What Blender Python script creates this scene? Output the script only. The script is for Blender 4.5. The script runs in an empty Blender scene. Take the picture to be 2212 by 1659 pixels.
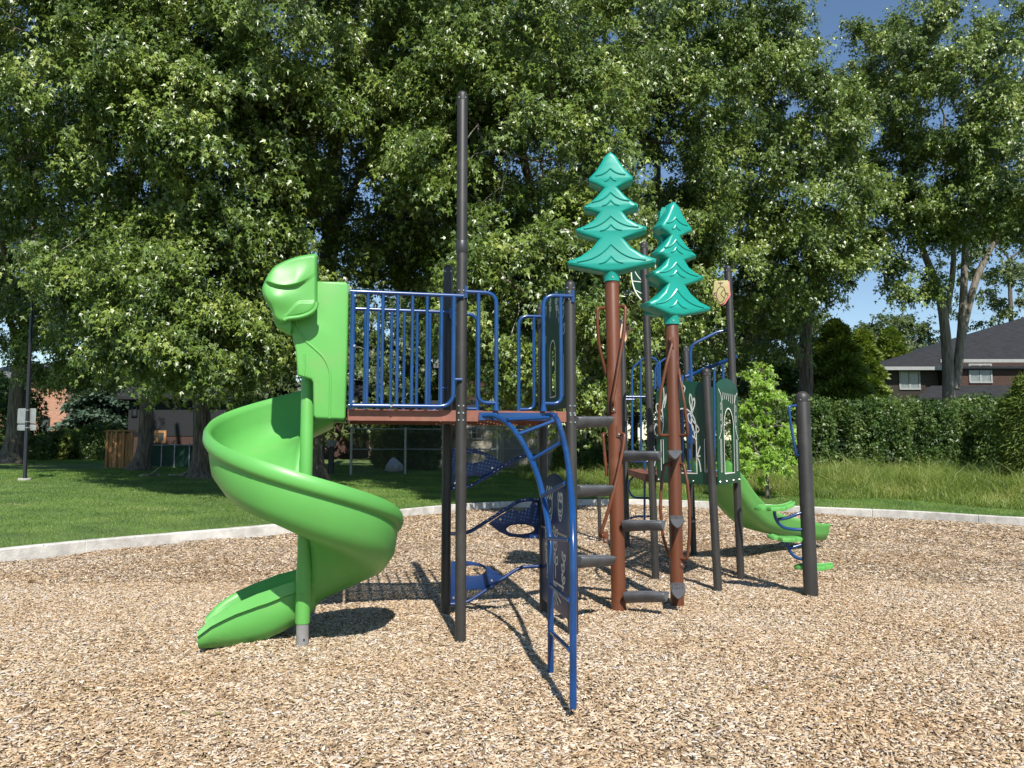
import bpy, math, random
import numpy as np
from mathutils import Vector, Matrix
random.seed(7); rng = np.random.default_rng(11)
R = math.radians
# ---------------------------------------------------------------- camera, world, sun, exposure
sc = bpy.context.scene
COL = sc.collection
F, CX, CY, CAMH, TILT = 1662.0, 1106.0, 829.5, 1.53, R(4.83)
cam_d = bpy.data.cameras.new('camera'); cam = bpy.data.objects.new('camera', cam_d); COL.objects.link(cam)
cam.location = (0, 0, CAMH); cam.rotation_euler = (R(90) + TILT, 0, 0)
cam_d.sensor_width = 36; cam_d.lens = F / 2212 * 36; cam_d.clip_start = 0.05; cam_d.clip_end = 1500
sc.camera = cam
SUN_EL, SUN_AZ = R(46), R(168)          # azimuth clockwise from +Y (the view direction)
w = bpy.data.worlds.new('World'); sc.world = w; w.use_nodes = True
nt = w.node_tree; bg = nt.nodes['Background']
sky = nt.nodes.new('ShaderNodeTexSky'); sky.sky_type = 'NISHITA'; sky.sun_disc = False
sky.sun_elevation = SUN_EL; sky.sun_rotation = SUN_AZ; sky.air_density = 1.0; sky.dust_density = 0.0; sky.ozone_density = 1.0
hs = nt.nodes.new('ShaderNodeHueSaturation'); hs.inputs['Saturation'].default_value = 1.08
nt.links.new(sky.outputs[0], hs.inputs['Color']); nt.links.new(hs.outputs[0], bg.inputs[0]); bg.inputs[1].default_value = 0.10
sd = bpy.data.lights.new('sun', 'SUN'); so = bpy.data.objects.new('sun', sd); COL.objects.link(so)
sd.energy = 5.0; sd.angle = R(0.53); sd.color = (1.0, 0.95, 0.87)
sdir = Vector((math.sin(SUN_AZ) * math.cos(SUN_EL), math.cos(SUN_AZ) * math.cos(SUN_EL), math.sin(SUN_EL)))
so.rotation_euler = sdir.to_track_quat('Z', 'Y').to_euler(); so.location = (0, -10, 20)
sc.view_settings.view_transform = 'Standard'; sc.view_settings.look = 'None'
sc.view_settings.exposure = 0.42; sc.view_settings.gamma = 1.0
sc.cycles.max_bounces = 7; sc.cycles.transparent_max_bounces = 8
sc.cycles.use_adaptive_sampling = True

# ---------------------------------------------------------------- survey helpers (photo grid 2212 x 1659 -> world)
def ray(px, py):
    a = (px - CX) / F; b = -(py - CY) / F
    return Vector((a, math.cos(TILT) - b * math.sin(TILT), math.sin(TILT) + b * math.cos(TILT)))
def P(px, py, D):
    d = ray(px, py); return Vector((0, 0, CAMH)) + d * (D / d.y)
def G(px, py, z=0.0):
    d = ray(px, py); return Vector((0, 0, CAMH)) + d * ((z - CAMH) / d.z)
def proj(p):
    d = Vector(p) - Vector((0, 0, CAMH)); c, s = math.cos(TILT), math.sin(TILT)
    f = d.y * c + d.z * s; u = -d.y * s + d.z * c
    return (CX + F * d.x / f, CY - F * u / f)
class Frame:                                    # a plane in the world: origin, horizontal direction x, up direction y
    def __init__(s, o, x, y=(0, 0, 1)):
        s.o = Vector(o); s.x = Vector(x).normalized(); s.y = Vector(y).normalized(); s.n = s.x.cross(s.y).normalized()
    def w(s, x, y, n=0.0): return s.o + s.x * x + s.y * y + s.n * n
    def hit(s, px, py):
        c = Vector((0, 0, CAMH)); d = ray(px, py); t = (s.o - c).dot(s.n) / d.dot(s.n); q = c + d * t - s.o
        return (q.dot(s.x), q.dot(s.y))

# ---------------------------------------------------------------- materials
MAT = {}
def N(nt, t, **k):
    n = nt.nodes.new(t)
    for a, b in k.items(): setattr(n, a, b)
    return n
def pbr(name, col, rough=0.5, var=0.12, scale=6.0, bump=0.0, bscale=40.0, metal=0.0, coat=0.0, dirt=None, dirt_amt=0.0, spec=0.5, col2=None, stretch=None):
    m = bpy.data.materials.new(name); m.use_nodes = True; nt = m.node_tree; b = nt.nodes['Principled BSDF']
    tc = N(nt, 'ShaderNodeTexCoord'); no = N(nt, 'ShaderNodeTexNoise'); no.inputs['Scale'].default_value = scale; no.inputs['Detail'].default_value = 6
    src = tc.outputs['Object']
    if stretch:
        mp = N(nt, 'ShaderNodeMapping'); mp.inputs['Scale'].default_value = stretch; nt.links.new(src, mp.inputs[0]); src = mp.outputs[0]
    nt.links.new(src, no.inputs['Vector'])
    mx = N(nt, 'ShaderNodeMix', data_type='RGBA'); c = col
    c2 = col2 or tuple(x * (1 - var * 2) for x in c)
    mx.inputs[6].default_value = (*[min(1, x * (1 + var)) for x in c], 1); mx.inputs[7].default_value = (*c2, 1)
    rp = N(nt, 'ShaderNodeMapRange'); rp.inputs[1].default_value = 0.35; rp.inputs[2].default_value = 0.68
    nt.links.new(no.outputs['Fac'], rp.inputs[0]); nt.links.new(rp.outputs[0], mx.inputs[0])
    out = mx.outputs[2]
    if dirt:
        n2 = N(nt, 'ShaderNodeTexNoise'); n2.inputs['Scale'].default_value = 2.3; n2.inputs['Detail'].default_value = 9; n2.inputs['Roughness'].default_value = .7
        nt.links.new(tc.outputs['Object'], n2.inputs['Vector'])
        r2 = N(nt, 'ShaderNodeMapRange'); r2.inputs[1].default_value = 0.52; r2.inputs[2].default_value = 0.75; r2.inputs[4].default_value = dirt_amt
        nt.links.new(n2.outputs['Fac'], r2.inputs[0])
        m2 = N(nt, 'ShaderNodeMix', data_type='RGBA'); m2.inputs[7].default_value = (*dirt, 1)
        nt.links.new(r2.outputs[0], m2.inputs[0]); nt.links.new(out, m2.inputs[6]); out = m2.outputs[2]
    nt.links.new(out, b.inputs['Base Color'])
    rr = N(nt, 'ShaderNodeMapRange'); rr.inputs[3].default_value = max(0.02, rough - .08); rr.inputs[4].default_value = min(1, rough + .12)
    nt.links.new(no.outputs['Fac'], rr.inputs[0]); nt.links.new(rr.outputs[0], b.inputs['Roughness'])
    b.inputs['Metallic'].default_value = metal; b.inputs['Coat Weight'].default_value = coat; b.inputs['Coat Roughness'].default_value = 0.15
    b.inputs['Specular IOR Level'].default_value = spec
    if bump:
        n3 = N(nt, 'ShaderNodeTexNoise'); n3.inputs['Scale'].default_value = bscale; n3.inputs['Detail'].default_value = 5
        nt.links.new(src, n3.inputs['Vector'])
        bp = N(nt, 'ShaderNodeBump'); bp.inputs['Strength'].default_value = bump; bp.inputs['Distance'].default_value = 0.02
        nt.links.new(n3.outputs['Fac'], bp.inputs['Height']); nt.links.new(bp.outputs[0], b.inputs['Normal'])
    MAT[name] = m; return m
def ramp(nt, fac, stops):
    r = N(nt, 'ShaderNodeValToRGB'); e = r.color_ramp.elements
    e[0].position = stops[0][0]; e[0].color = (*stops[0][1], 1)
    e[1].position = stops[-1][0]; e[1].color = (*stops[-1][1], 1)
    for p, c in stops[1:-1]:
        x = e.new(p); x.color = (*c, 1)
    nt.links.new(fac, r.inputs[0]); return r.outputs[0]
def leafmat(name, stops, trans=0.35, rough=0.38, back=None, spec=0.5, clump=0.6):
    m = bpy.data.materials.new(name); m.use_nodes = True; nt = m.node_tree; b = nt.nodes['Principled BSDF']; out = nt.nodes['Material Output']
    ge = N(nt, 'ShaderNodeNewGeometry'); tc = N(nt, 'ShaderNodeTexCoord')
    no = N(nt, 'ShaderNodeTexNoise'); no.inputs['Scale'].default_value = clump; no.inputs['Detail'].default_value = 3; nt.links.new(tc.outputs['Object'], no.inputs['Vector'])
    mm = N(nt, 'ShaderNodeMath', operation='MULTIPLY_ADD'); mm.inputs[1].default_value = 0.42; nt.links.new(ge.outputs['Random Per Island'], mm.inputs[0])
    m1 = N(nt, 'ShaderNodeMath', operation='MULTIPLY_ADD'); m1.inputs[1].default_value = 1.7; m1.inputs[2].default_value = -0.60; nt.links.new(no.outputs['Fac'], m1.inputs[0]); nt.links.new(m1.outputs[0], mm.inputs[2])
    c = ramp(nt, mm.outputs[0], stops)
    if back:
        mx = N(nt, 'ShaderNodeMix', data_type='RGBA'); nt.links.new(ge.outputs['Backfacing'], mx.inputs[0]); nt.links.new(c, mx.inputs[6]); mx.inputs[7].default_value = (*back, 1); c = mx.outputs[2]
    nt.links.new(c, b.inputs['Base Color']); b.inputs['Roughness'].default_value = rough; b.inputs['Specular IOR Level'].default_value = spec
    tr = N(nt, 'ShaderNodeBsdfTranslucent'); tm = N(nt, 'ShaderNodeMix', data_type='RGBA', blend_type='MULTIPLY'); tm.inputs[0].default_value = 1
    tm.inputs[7].default_value = (1.6, 1.7, .55, 1); nt.links.new(c, tm.inputs[6]); nt.links.new(tm.outputs[2], tr.inputs[0])
    ms = N(nt, 'ShaderNodeMixShader'); ms.inputs[0].default_value = trans
    nt.links.new(b.outputs[0], ms.inputs[1]); nt.links.new(tr.outputs[0], ms.inputs[2]); nt.links.new(ms.outputs[0], out.inputs[0])
    MAT[name] = m; return m
def islandmat(name, stops, rough=0.8, big=None, bump=False):
    m = bpy.data.materials.new(name); m.use_nodes = True; nt = m.node_tree; b = nt.nodes['Principled BSDF']
    ge = N(nt, 'ShaderNodeNewGeometry'); c = ramp(nt, ge.outputs['Random Per Island'], stops)
    if big:
        tc = N(nt, 'ShaderNodeTexCoord'); no = N(nt, 'ShaderNodeTexNoise'); no.inputs['Scale'].default_value = .7; no.inputs['Detail'].default_value = 4; nt.links.new(tc.outputs['Object'], no.inputs['Vector'])
        rr = N(nt, 'ShaderNodeMapRange'); rr.inputs[1].default_value = .42; rr.inputs[2].default_value = .72; rr.inputs[4].default_value = .55; nt.links.new(no.outputs['Fac'], rr.inputs[0])
        mx = N(nt, 'ShaderNodeMix', data_type='RGBA', blend_type='MULTIPLY'); mx.inputs[7].default_value = (*big, 1)
        nt.links.new(rr.outputs[0], mx.inputs[0]); nt.links.new(c, mx.inputs[6]); c = mx.outputs[2]
    nt.links.new(c, b.inputs['Base Color']); b.inputs['Roughness'].default_value = rough; b.inputs['Specular IOR Level'].default_value = .25
    MAT[name] = m; return m
def brickmat(name, c1, c2, mortar, scale=1.0, row=.075, bw=.22):
    m = bpy.data.materials.new(name); m.use_nodes = True; nt = m.node_tree; b = nt.nodes['Principled BSDF']
    tc = N(nt, 'ShaderNodeTexCoord'); mp = N(nt, 'ShaderNodeMapping'); mp.inputs['Rotation'].default_value = (R(90), 0, 0)
    nt.links.new(tc.outputs['Object'], mp.inputs[0])
    br = N(nt, 'ShaderNodeTexBrick'); br.inputs['Scale'].default_value = scale; br.inputs['Brick Width'].default_value = bw; br.inputs['Row Height'].default_value = row; br.inputs['Mortar Size'].default_value = .009
    br.inputs['Color1'].default_value = (*c1, 1); br.inputs['Color2'].default_value = (*c2, 1); br.inputs['Mortar'].default_value = (*mortar, 1)
    nt.links.new(mp.outputs[0], br.inputs[0]); nt.links.new(br.outputs[0], b.inputs['Base Color']); b.inputs['Roughness'].default_value = .9
    MAT[name] = m; return m
def sidingmat(name, c, pitch=.12, c2=None):
    m = bpy.data.materials.new(name); m.use_nodes = True; nt = m.node_tree; b = nt.nodes['Principled BSDF']
    tc = N(nt, 'ShaderNodeTexCoord'); sp = N(nt, 'ShaderNodeSeparateXYZ'); nt.links.new(tc.outputs['Object'], sp.inputs[0])
    a = N(nt, 'ShaderNodeMath', operation='DIVIDE'); a.inputs[1].default_value = pitch; nt.links.new(sp.outputs[2], a.inputs[0])
    f = N(nt, 'ShaderNodeMath', operation='FRACT'); nt.links.new(a.outputs[0], f.inputs[0])
    col = ramp(nt, f.outputs[0], [(0, tuple(x * .25 for x in c)), (.1, c), (1, c2 or tuple(x * .9 for x in c))])
    nt.links.new(col, b.inputs['Base Color']); b.inputs['Roughness'].default_value = .7
    bp = N(nt, 'ShaderNodeBump'); bp.inputs['Distance'].default_value = .02; bp.inputs['Strength'].default_value = .6; nt.links.new(f.outputs[0], bp.inputs['Height']); nt.links.new(bp.outputs[0], b.inputs['Normal'])
    MAT[name] = m; return m

pbr('lime', (.115, .40, .085), .40, .06, 1.3, coat=.0, bump=.015, bscale=14, dirt=(.25, .33, .13), dirt_amt=.45)
pbr('teal', (.006, .30, .235), .38, .04, 3, coat=.1, bump=.02, bscale=120)
pbr('black_post', (.032, .030, .028), .46, .18, 5, bump=.02, bscale=200, dirt=(.10, .095, .085), dirt_amt=.35, stretch=(1, 1, .25))
pbr('sleeve_post', (.038, .038, .042), .38, .1, 6)
pbr('blue', (.006, .050, .18), .26, .12, 5, coat=.3, dirt=(.05, .11, .22), dirt_amt=.3)
pbr('blue_panel', (.006, .032, .13), .38, .08, 4, dirt=(.06, .08, .16), dirt_amt=.25)
pbr('brown', (.125, .040, .017), .42, .12, 3, bump=.03, bscale=60, dirt=(.33, .15, .08), dirt_amt=.35, stretch=(1, 1, .3))
pbr('green_panel', (.006, .062, .030), .42, .06, 4)
pbr('white_line', (.82, .82, .76), .6, .05)
pbr('deck_red', (.24, .090, .060), .6, .12, 8, bump=.03, bscale=180, dirt=(.40, .25, .18), dirt_amt=.4)
pbr('grey_step', (.105, .112, .125), .42, .12, 9, bump=.02, bscale=90)
pbr('steel', (.42, .42, .43), .35, .1, 10, metal=.6)
pbr('bolt', (.7, .7, .7), .25, .05, metal=.9)
pbr('peach', (.68, .42, .26), .5, .05)
pbr('tan', (.42, .36, .15), .5, .06)
pbr('pink', (.75, .22, .2), .5, .05)
pbr('line_dark', (.10, .05, .03), .6, .05)
pbr('scuff', (.22, .40, .12), .6, .05)
pbr('concrete', (.58, .56, .52), .85, .14, 3.5, bump=.35, bscale=25, dirt=(.30, .28, .25), dirt_amt=.75)
pbr('bark', (.15, .125, .10), .95, .25, 5, bump=.9, bscale=9, stretch=(3.2, 3.2, .45), col2=(.045, .036, .028))
pbr('bark_pale', (.22, .195, .16), .95, .2, 5, bump=.9, bscale=9, stretch=(3.2, 3.2, .45), col2=(.10, .085, .07))
pbr('twig', (.42, .40, .34), .9, .2, 4, col2=(.14, .12, .10))
pbr('lamp_black', (.012, .012, .013), .3, .1, coat=.2)
pbr('sign_back', (.33, .36, .36), .45, .06, metal=.4)
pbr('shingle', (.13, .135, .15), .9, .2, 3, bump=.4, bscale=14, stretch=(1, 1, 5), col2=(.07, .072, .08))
pbr('shingle_dark_shaded', (.017, .018, .021), .9, .2, 3, bump=.4, bscale=14, stretch=(1, 1, 5))  # dark roof, tree shade put into the shingle colour
pbr('white_trim_shaded', (.28, .29, .29), .6, .05)  # white paint greyed, tree shade is part of this colour
pbr('glass', (.035, .045, .05), .08, .1, spec=.8)
pbr('curtain', (.17, .20, .20), .25, .1, spec=.8)
pbr('cedar_board', (.42, .22, .09), .8, .15, 2.5, bump=.3, bscale=20, stretch=(6, 6, .6), col2=(.24, .12, .05))
pbr('green_mesh', (.008, .055, .032), .7, .1)
pbr('galv', (.34, .36, .36), .45, .1, metal=.5)
pbr('dark_metal', (.05, .05, .05), .6, .1)
pbr('white_bag', (.45, .46, .46), .7, .08)
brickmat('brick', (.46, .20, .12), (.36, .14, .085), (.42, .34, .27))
brickmat('brick_dark_shaded', (.065, .026, .018), (.045, .018, .014), (.06, .05, .042))  # dark brick, darkened further by tree shade painted into its colours
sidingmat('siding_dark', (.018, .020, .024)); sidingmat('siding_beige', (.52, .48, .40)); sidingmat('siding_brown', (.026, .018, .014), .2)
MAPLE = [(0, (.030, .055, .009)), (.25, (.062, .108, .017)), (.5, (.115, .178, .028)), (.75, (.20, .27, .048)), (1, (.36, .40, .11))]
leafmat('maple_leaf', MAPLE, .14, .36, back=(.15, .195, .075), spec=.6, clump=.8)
leafmat('far_leaf', [(0, (.03, .055, .013)), (.5, (.08, .12, .03)), (1, (.17, .21, .065))], .25, .45)
leafmat('lime_leaf', [(0, (.12, .24, .025)), (.5, (.26, .42, .06)), (1, (.42, .52, .12))], .35, .38, back=(.3, .38, .2))
leafmat('hedge_leaf', [(0, (.02, .05, .012)), (.45, (.08, .14, .035)), (.8, (.17, .24, .07)), (1, (.26, .32, .13))], .2, .40, clump=1.1)
leafmat('spruce_leaf', [(0, (.03, .06, .04)), (.5, (.07, .12, .08)), (1, (.14, .19, .13))], .1, .6)
leafmat('cedar_leaf', [(0, (.06, .10, .015)), (.5, (.15, .21, .035)), (1, (.27, .32, .08))], .2, .6)
leafmat('straw_leaf', [(0, (.10, .10, .04)), (1, (.28, .25, .12))], .2, .6)
leafmat('grass_blade', [(0, (.07, .15, .025)), (.5, (.145, .25, .045)), (.85, (.25, .34, .08)), (1, (.38, .38, .16))], .35, .5, clump=.9)
leafmat('tall_grass_blade', [(0, (.09, .15, .03)), (.4, (.20, .27, .06)), (.75, (.33, .37, .12)), (1, (.50, .45, .24))], .35, .5, clump=1.2)
leafmat('dry_leaf', [(0, (.16, .07, .03)), (.4, (.30, .20, .06)), (.7, (.20, .24, .06)), (1, (.42, .30, .10))], .1, .6)
CH = [(0, (.15, .10, .065)), (.10, (.29, .20, .12)), (.32, (.44, .32, .20)), (.60, (.56, .44, .30)), (.80, (.67, .56, .42)), (.91, (.47, .42, .39)), (1, (.82, .74, .62))]
islandmat('chip', CH, .85, big=(.86, .70, .50))

# ---------------------------------------------------------------- mesh helpers
def smooth_path(pts, n=6, closed=False):
    pts = [Vector(p) for p in pts]; out = []; m = len(pts)
    rngi = range(m if closed else m - 1)
    for i in rngi:
        g = lambda k: pts[k % m] if closed else pts[max(0, min(m - 1, k))]
        p0, p1, p2, p3 = g(i - 1), g(i), g(i + 1), g(i + 2)
        for j in range(n):
            t = j / n
            out.append(.5 * ((2 * p1) + (p2 - p0) * t + (2 * p0 - 5 * p1 + 4 * p2 - p3) * t * t + (3 * p1 - p0 - 3 * p2 + p3) * t ** 3))
    if not closed: out.append(pts[-1])
    return out
def rounded(pts, r, n=5):                      # polyline with rounded corners (tube bends)
    pts = [Vector(p) for p in pts]; out = [pts[0]]
    for i in range(1, len(pts) - 1):
        a, b, c = pts[i - 1], pts[i], pts[i + 1]; d1 = (a - b); d2 = (c - b)
        rr = min(r, d1.length * .49, d2.length * .49); p = b + d1.normalized() * rr; q = b + d2.normalized() * rr
        for k in range(n + 1):
            t = k / n; out.append((1 - t) ** 2 * p + 2 * t * (1 - t) * b + t * t * q)
    out.append(pts[-1]); return out
class MB:
    def __init__(s): s.v = []; s.f = []; s.m = []
    def add(s, v, f, mi=0):
        o = len(s.v); s.v += [tuple(x) for x in v]; s.f += [tuple(i + o for i in q) for q in f]; s.m += [mi] * len(f); return s
    def tube(s, pts, r, n=12, cap=True, mi=0, flat=1.0):
        pts = [Vector(p) for p in pts]; m = len(pts); rs = r if isinstance(r, (list, tuple)) else [r] * m
        t0 = (pts[1] - pts[0]).normalized(); up = Vector((0, 0, 1)) if abs(t0.z) < .9 else Vector((1, 0, 0))
        a = t0.cross(up).normalized(); V = []; Fc = []
        for i in range(m):
            t = (pts[min(i + 1, m - 1)] - pts[max(i - 1, 0)])
            if t.length < 1e-9: t = t0.copy()
            t.normalize(); a = (a - t * a.dot(t)).normalized(); b = t.cross(a)
            for k in range(n):
                an = 2 * math.pi * k / n; V.append(pts[i] + (a * math.cos(an) + b * math.sin(an) * flat) * rs[i])
        for i in range(m - 1):
            for k in range(n):
                k2 = (k + 1) % n; Fc.append((i * n + k, i * n + k2, (i + 1) * n + k2, (i + 1) * n + k))
        if cap: Fc.append(tuple(range(n))[::-1]); Fc.append(tuple((m - 1) * n + k for k in range(n)))
        return s.add(V, Fc, mi)
    def box(s, c, size, rz=0.0, mi=0):
        x, y, z = size[0] / 2, size[1] / 2, size[2] / 2; V = []
        for dz in (-z, z):
            for dx, dy in ((-x, -y), (x, -y), (x, y), (-x, y)):
                V.append((c[0] + dx * math.cos(rz) - dy * math.sin(rz), c[1] + dx * math.sin(rz) + dy * math.cos(rz), c[2] + dz))
        return s.add(V, [(3, 2, 1, 0), (4, 5, 6, 7), (0, 1, 5, 4), (1, 2, 6, 5), (2, 3, 7, 6), (3, 0, 4, 7)], mi)
    def hexa(s, lo, hi, mi=0):                 # two quads (bottom, top), same winding
        return s.add(list(lo) + list(hi), [(3, 2, 1, 0), (4, 5, 6, 7), (0, 1, 5, 4), (1, 2, 6, 5), (2, 3, 7, 6), (3, 0, 4, 7)], mi)
    def fbox(s, fr, x0, x1, y0, y1, n0, n1, mi=0):
        return s.hexa([fr.w(x0, y0, n0), fr.w(x1, y0, n0), fr.w(x1, y0, n1), fr.w(x0, y0, n1)], [fr.w(x0, y1, n0), fr.w(x1, y1, n0), fr.w(x1, y1, n1), fr.w(x0, y1, n1)], mi)
    def loft(s, rings, closed=True, cap=True, mi=0):
        n = len(rings[0]); V = [p for r in rings for p in r]; Fc = []
        for i in range(len(rings) - 1):
            for k in range(n if closed else n - 1):
                k2 = (k + 1) % n; Fc.append((i * n + k, i * n + k2, (i + 1) * n + k2, (i + 1) * n + k))
        if cap: Fc.append(tuple(range(n))[::-1]); Fc.append(tuple((len(rings) - 1) * n + k for k in range(n)))
        return s.add(V, Fc, mi)
    def ribbon(s, fr, pts, wd, off, mi=0, smooth=3):
        if smooth and len(pts) > 2: pts = [(p.x, p.y) for p in smooth_path([(x, y, 0) for x, y in pts], smooth)]
        V = []; Fc = []; m = len(pts)
        for i, (x, y) in enumerate(pts):
            x0, y0 = pts[max(i - 1, 0)]; x1, y1 = pts[min(i + 1, m - 1)]; dx, dy = x1 - x0, y1 - y0; l = math.hypot(dx, dy) or 1
            px_, py_ = -dy / l * wd / 2, dx / l * wd / 2
            V += [fr.w(x + px_, y + py_, off), fr.w(x - px_, y - py_, off)]
        for i in range(m - 1): Fc.append((2 * i, 2 * i + 1, 2 * i + 3, 2 * i + 2))
        return s.add(V, Fc, mi)
    def plate(s, fr, outline, holes=(), th=.02, bevel=.003, mi=0, smooth=0, off=0.0):
        cu = bpy.data.curves.new('tmp', 'CURVE'); cu.dimensions = '2D'; cu.fill_mode = 'BOTH'; cu.extrude = max(th / 2 - bevel, .0005); cu.bevel_depth = bevel; cu.bevel_resolution = 2; cu.offset = -bevel
        for k, o in enumerate([outline] + list(holes)):
            if smooth: o = [(p.x, p.y) for p in smooth_path([(x, y, 0) for x, y in o], smooth, True)]
            sp = cu.splines.new('POLY'); sp.points.add(len(o) - 1); sp.use_cyclic_u = True
            for i, (x, y) in enumerate(o): sp.points[i].co = (x, y, 0, 1)
        ob = bpy.data.objects.new('tmp', cu); COL.objects.link(ob); bpy.context.view_layer.update()
        me = bpy.data.meshes.new_from_object(ob.evaluated_get(bpy.context.evaluated_depsgraph_get()))
        s.add([fr.w(v.co.x, v.co.y, v.co.z + off) for v in me.vertices], [tuple(p.vertices) for p in me.polygons], mi)
        bpy.data.objects.remove(ob); bpy.data.curves.remove(cu); bpy.data.meshes.remove(me); return s
    def build(s, name, mats, parent=None, smooth=True, angle=38, origin=None, fix=True):
        off = Vector((0, 0, 0)); p = parent
        while p is not None: off += p.location; p = p.parent
        if parent is None and origin is not None: off = Vector(origin)
        me = bpy.data.meshes.new(name); me.from_pydata([(x - off.x, y - off.y, z - off.z) for x, y, z in s.v], [], s.f)
        mats = mats if isinstance(mats, (list, tuple)) else [mats]
        for m in mats: me.materials.append(MAT[m])
        if len(mats) > 1: me.polygons.foreach_set('material_index', s.m)
        if fix:
            import bmesh
            bm = bmesh.new(); bm.from_mesh(me); bmesh.ops.remove_doubles(bm, verts=bm.verts, dist=1e-5); bmesh.ops.recalc_face_normals(bm, faces=bm.faces); bm.to_mesh(me); bm.free()
        if smooth: me.shade_smooth(); me.set_sharp_from_angle(angle=R(angle))
        o = bpy.data.objects.new(name, me); COL.objects.link(o); o.location = off if parent is None else (0, 0, 0)
        if parent is not None: o.parent = parent
        return o
def bulk(name, verts, nper, faces_t, mat, origin=(0, 0, 0), parent=None):
    """verts (K, nper, 3); faces_t: list of faces (tuples) on one element; all faces of one vertex count"""
    off = np.array(origin, float)
    K = verts.shape[0]; v = (verts.reshape(-1, 3) - off).astype(np.float32)
    ft = np.array(faces_t, dtype=np.int64); nf, fs = ft.shape
    idx = (ft[None] + (np.arange(K) * nper)[:, None, None]).reshape(-1).astype(np.int32)
    me = bpy.data.meshes.new(name); me.vertices.add(len(v)); me.vertices.foreach_set('co', v.ravel())
    me.loops.add(len(idx)); me.loops.foreach_set('vertex_index', idx)
    npoly = K * nf; me.polygons.add(npoly); me.polygons.foreach_set('loop_start', np.arange(npoly, dtype=np.int32) * fs)
    me.update(calc_edges=True); me.materials.append(MAT[mat])
    o = bpy.data.objects.new(name, me); COL.objects.link(o)
    if parent is not None: o.parent = parent
    else: o.location = origin
    return o
def tag(o, label=None, cat=None, group=None, kind=None):
    if label: o['label'] = label
    if cat: o['category'] = cat
    if group: o['group'] = group
    if kind: o['kind'] = kind
    return o
def thing(name, label, cat, loc=(0, 0, 0), group=None):
    o = bpy.data.objects.new(name, None); COL.objects.link(o); o.location = loc; o.empty_display_size = .2
    return tag(o, label, cat, group)

# ================================================================ GROUND
pix = [(0, 1216), (320, 1180), (640, 1151), (850, 1120), (1050, 1101), (1250, 1093), (1500, 1097), (1750, 1111), (2000, 1124), (2212, 1137)]
curb_pts = [G(x, y) for x, y in pix]
curb_pts = [Vector(p) for p in ((-9.5, 3.5, 0), (-8.7, 7.6, 0))] + curb_pts + [Vector(p) for p in ((13.2, 13.2, 0), (15, 8.5, 0), (15.5, 2, 0), (12, -4, 0), (5, -7, 0), (-3, -7, 0), (-8, -3, 0))]
curb = smooth_path(curb_pts, 4, True); BC = Vector((2.5, 6.5, 0))
ang = np.array([math.atan2(p.y - BC.y, p.x - BC.x) for p in curb]); rad = np.array([(p - BC).length for p in curb])
o_ = np.argsort(ang); ang, rad = ang[o_], rad[o_]
def Rc(phi): return np.interp(phi, ang, rad, period=2 * math.pi)
HOLLOWS = ((-2.75, 5.95, .45, .035), (.32, 4.3, .5, .03), (5.3, 12.1, .5, .03), (1.3, 6.6, .4, .02), (-.9, 4.6, .35, .015), (2.1, 5.2, .4, .015))
def mulch_z(x, y):
    z = .018 * np.sin(x * 1.3 + .5) * np.cos(y * 1.1) + .012 * np.sin(x * 3.1 + y * 2.3)
    for cx, cy, rr, d in HOLLOWS: z = z - d * np.exp(-((x - cx) ** 2 + (y - cy) ** 2) / rr ** 2) + d * .55 * np.exp(-((np.hypot(x - cx, y - cy) - rr * 1.7) / (rr * .5)) ** 2)
    return z - .01
def edge_dist(x, y):
    x = np.asarray(x, float) - BC.x; y = np.asarray(y, float) - BC.y; return np.hypot(x, y) - Rc(np.arctan2(y, x))
def lawn_z(x, y):
    d = np.maximum(edge_dist(x, y) - .16, 0); return .150 + np.where(d < 22, .040 * d, .88 + .012 * (d - 22)) + .03 * np.sin(np.asarray(x) * .7) * np.sin(np.asarray(y) * .6) * np.minimum(d, 1)
def polar_sheet(name, offs, zf, mat, nphi=240, inner=False):
    V = []; Fc = []
    for o in offs:
        for k in range(nphi):
            ph = -math.pi + 2 * math.pi * k / nphi; r = Rc(ph) * o if inner else Rc(ph) + o
            x, y = BC.x + r * math.cos(ph), BC.y + r * math.sin(ph); V.append((x, y, float(zf(x, y))))
    for i in range(len(offs) - 1):
        for k in range(nphi):
            k2 = (k + 1) % nphi; Fc.append((i * nphi + k, i * nphi + k2, (i + 1) * nphi + k2, (i + 1) * nphi + k))
    if inner: Fc.append(tuple(range(nphi))[::-1])
    return MB().add(V, Fc).build(name, mat, fix=False)
# mulch sheet: chip cell pattern, darkened as painted shade in the gaps between chips
m = bpy.data.materials.new('mulch_base'); m.use_nodes = True; nt = m.node_tree; b = nt.nodes['Principled BSDF']
tc = N(nt, 'ShaderNodeTexCoord'); mp = N(nt, 'ShaderNodeMapping'); mp.inputs['Scale'].default_value = (22, 60, 30); mp.inputs['Rotation'].default_value = (0, 0, .5); nt.links.new(tc.outputs['Object'], mp.inputs[0])
vo = N(nt, 'ShaderNodeTexVoronoi'); nt.links.new(mp.outputs[0], vo.inputs['Vector']); vo.inputs['Scale'].default_value = 1
sp_ = N(nt, 'ShaderNodeSeparateColor'); nt.links.new(vo.outputs['Color'], sp_.inputs[0])
cr = ramp(nt, sp_.outputs[0], [(0, (.12, .08, .05)), (.4, (.27, .185, .11)), (.8, (.46, .35, .23)), (1, (.6, .5, .36))])
nt.links.new(cr, b.inputs['Base Color']); b.inputs['Roughness'].default_value = .9
bp = N(nt, 'ShaderNodeBump'); bp.inputs['Distance'].default_value = .02; nt.links.new(vo.outputs['Distance'], bp.inputs['Height']); nt.links.new(bp.outputs[0], b.inputs['Normal'])
MAT['mulch_base'] = m
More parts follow.
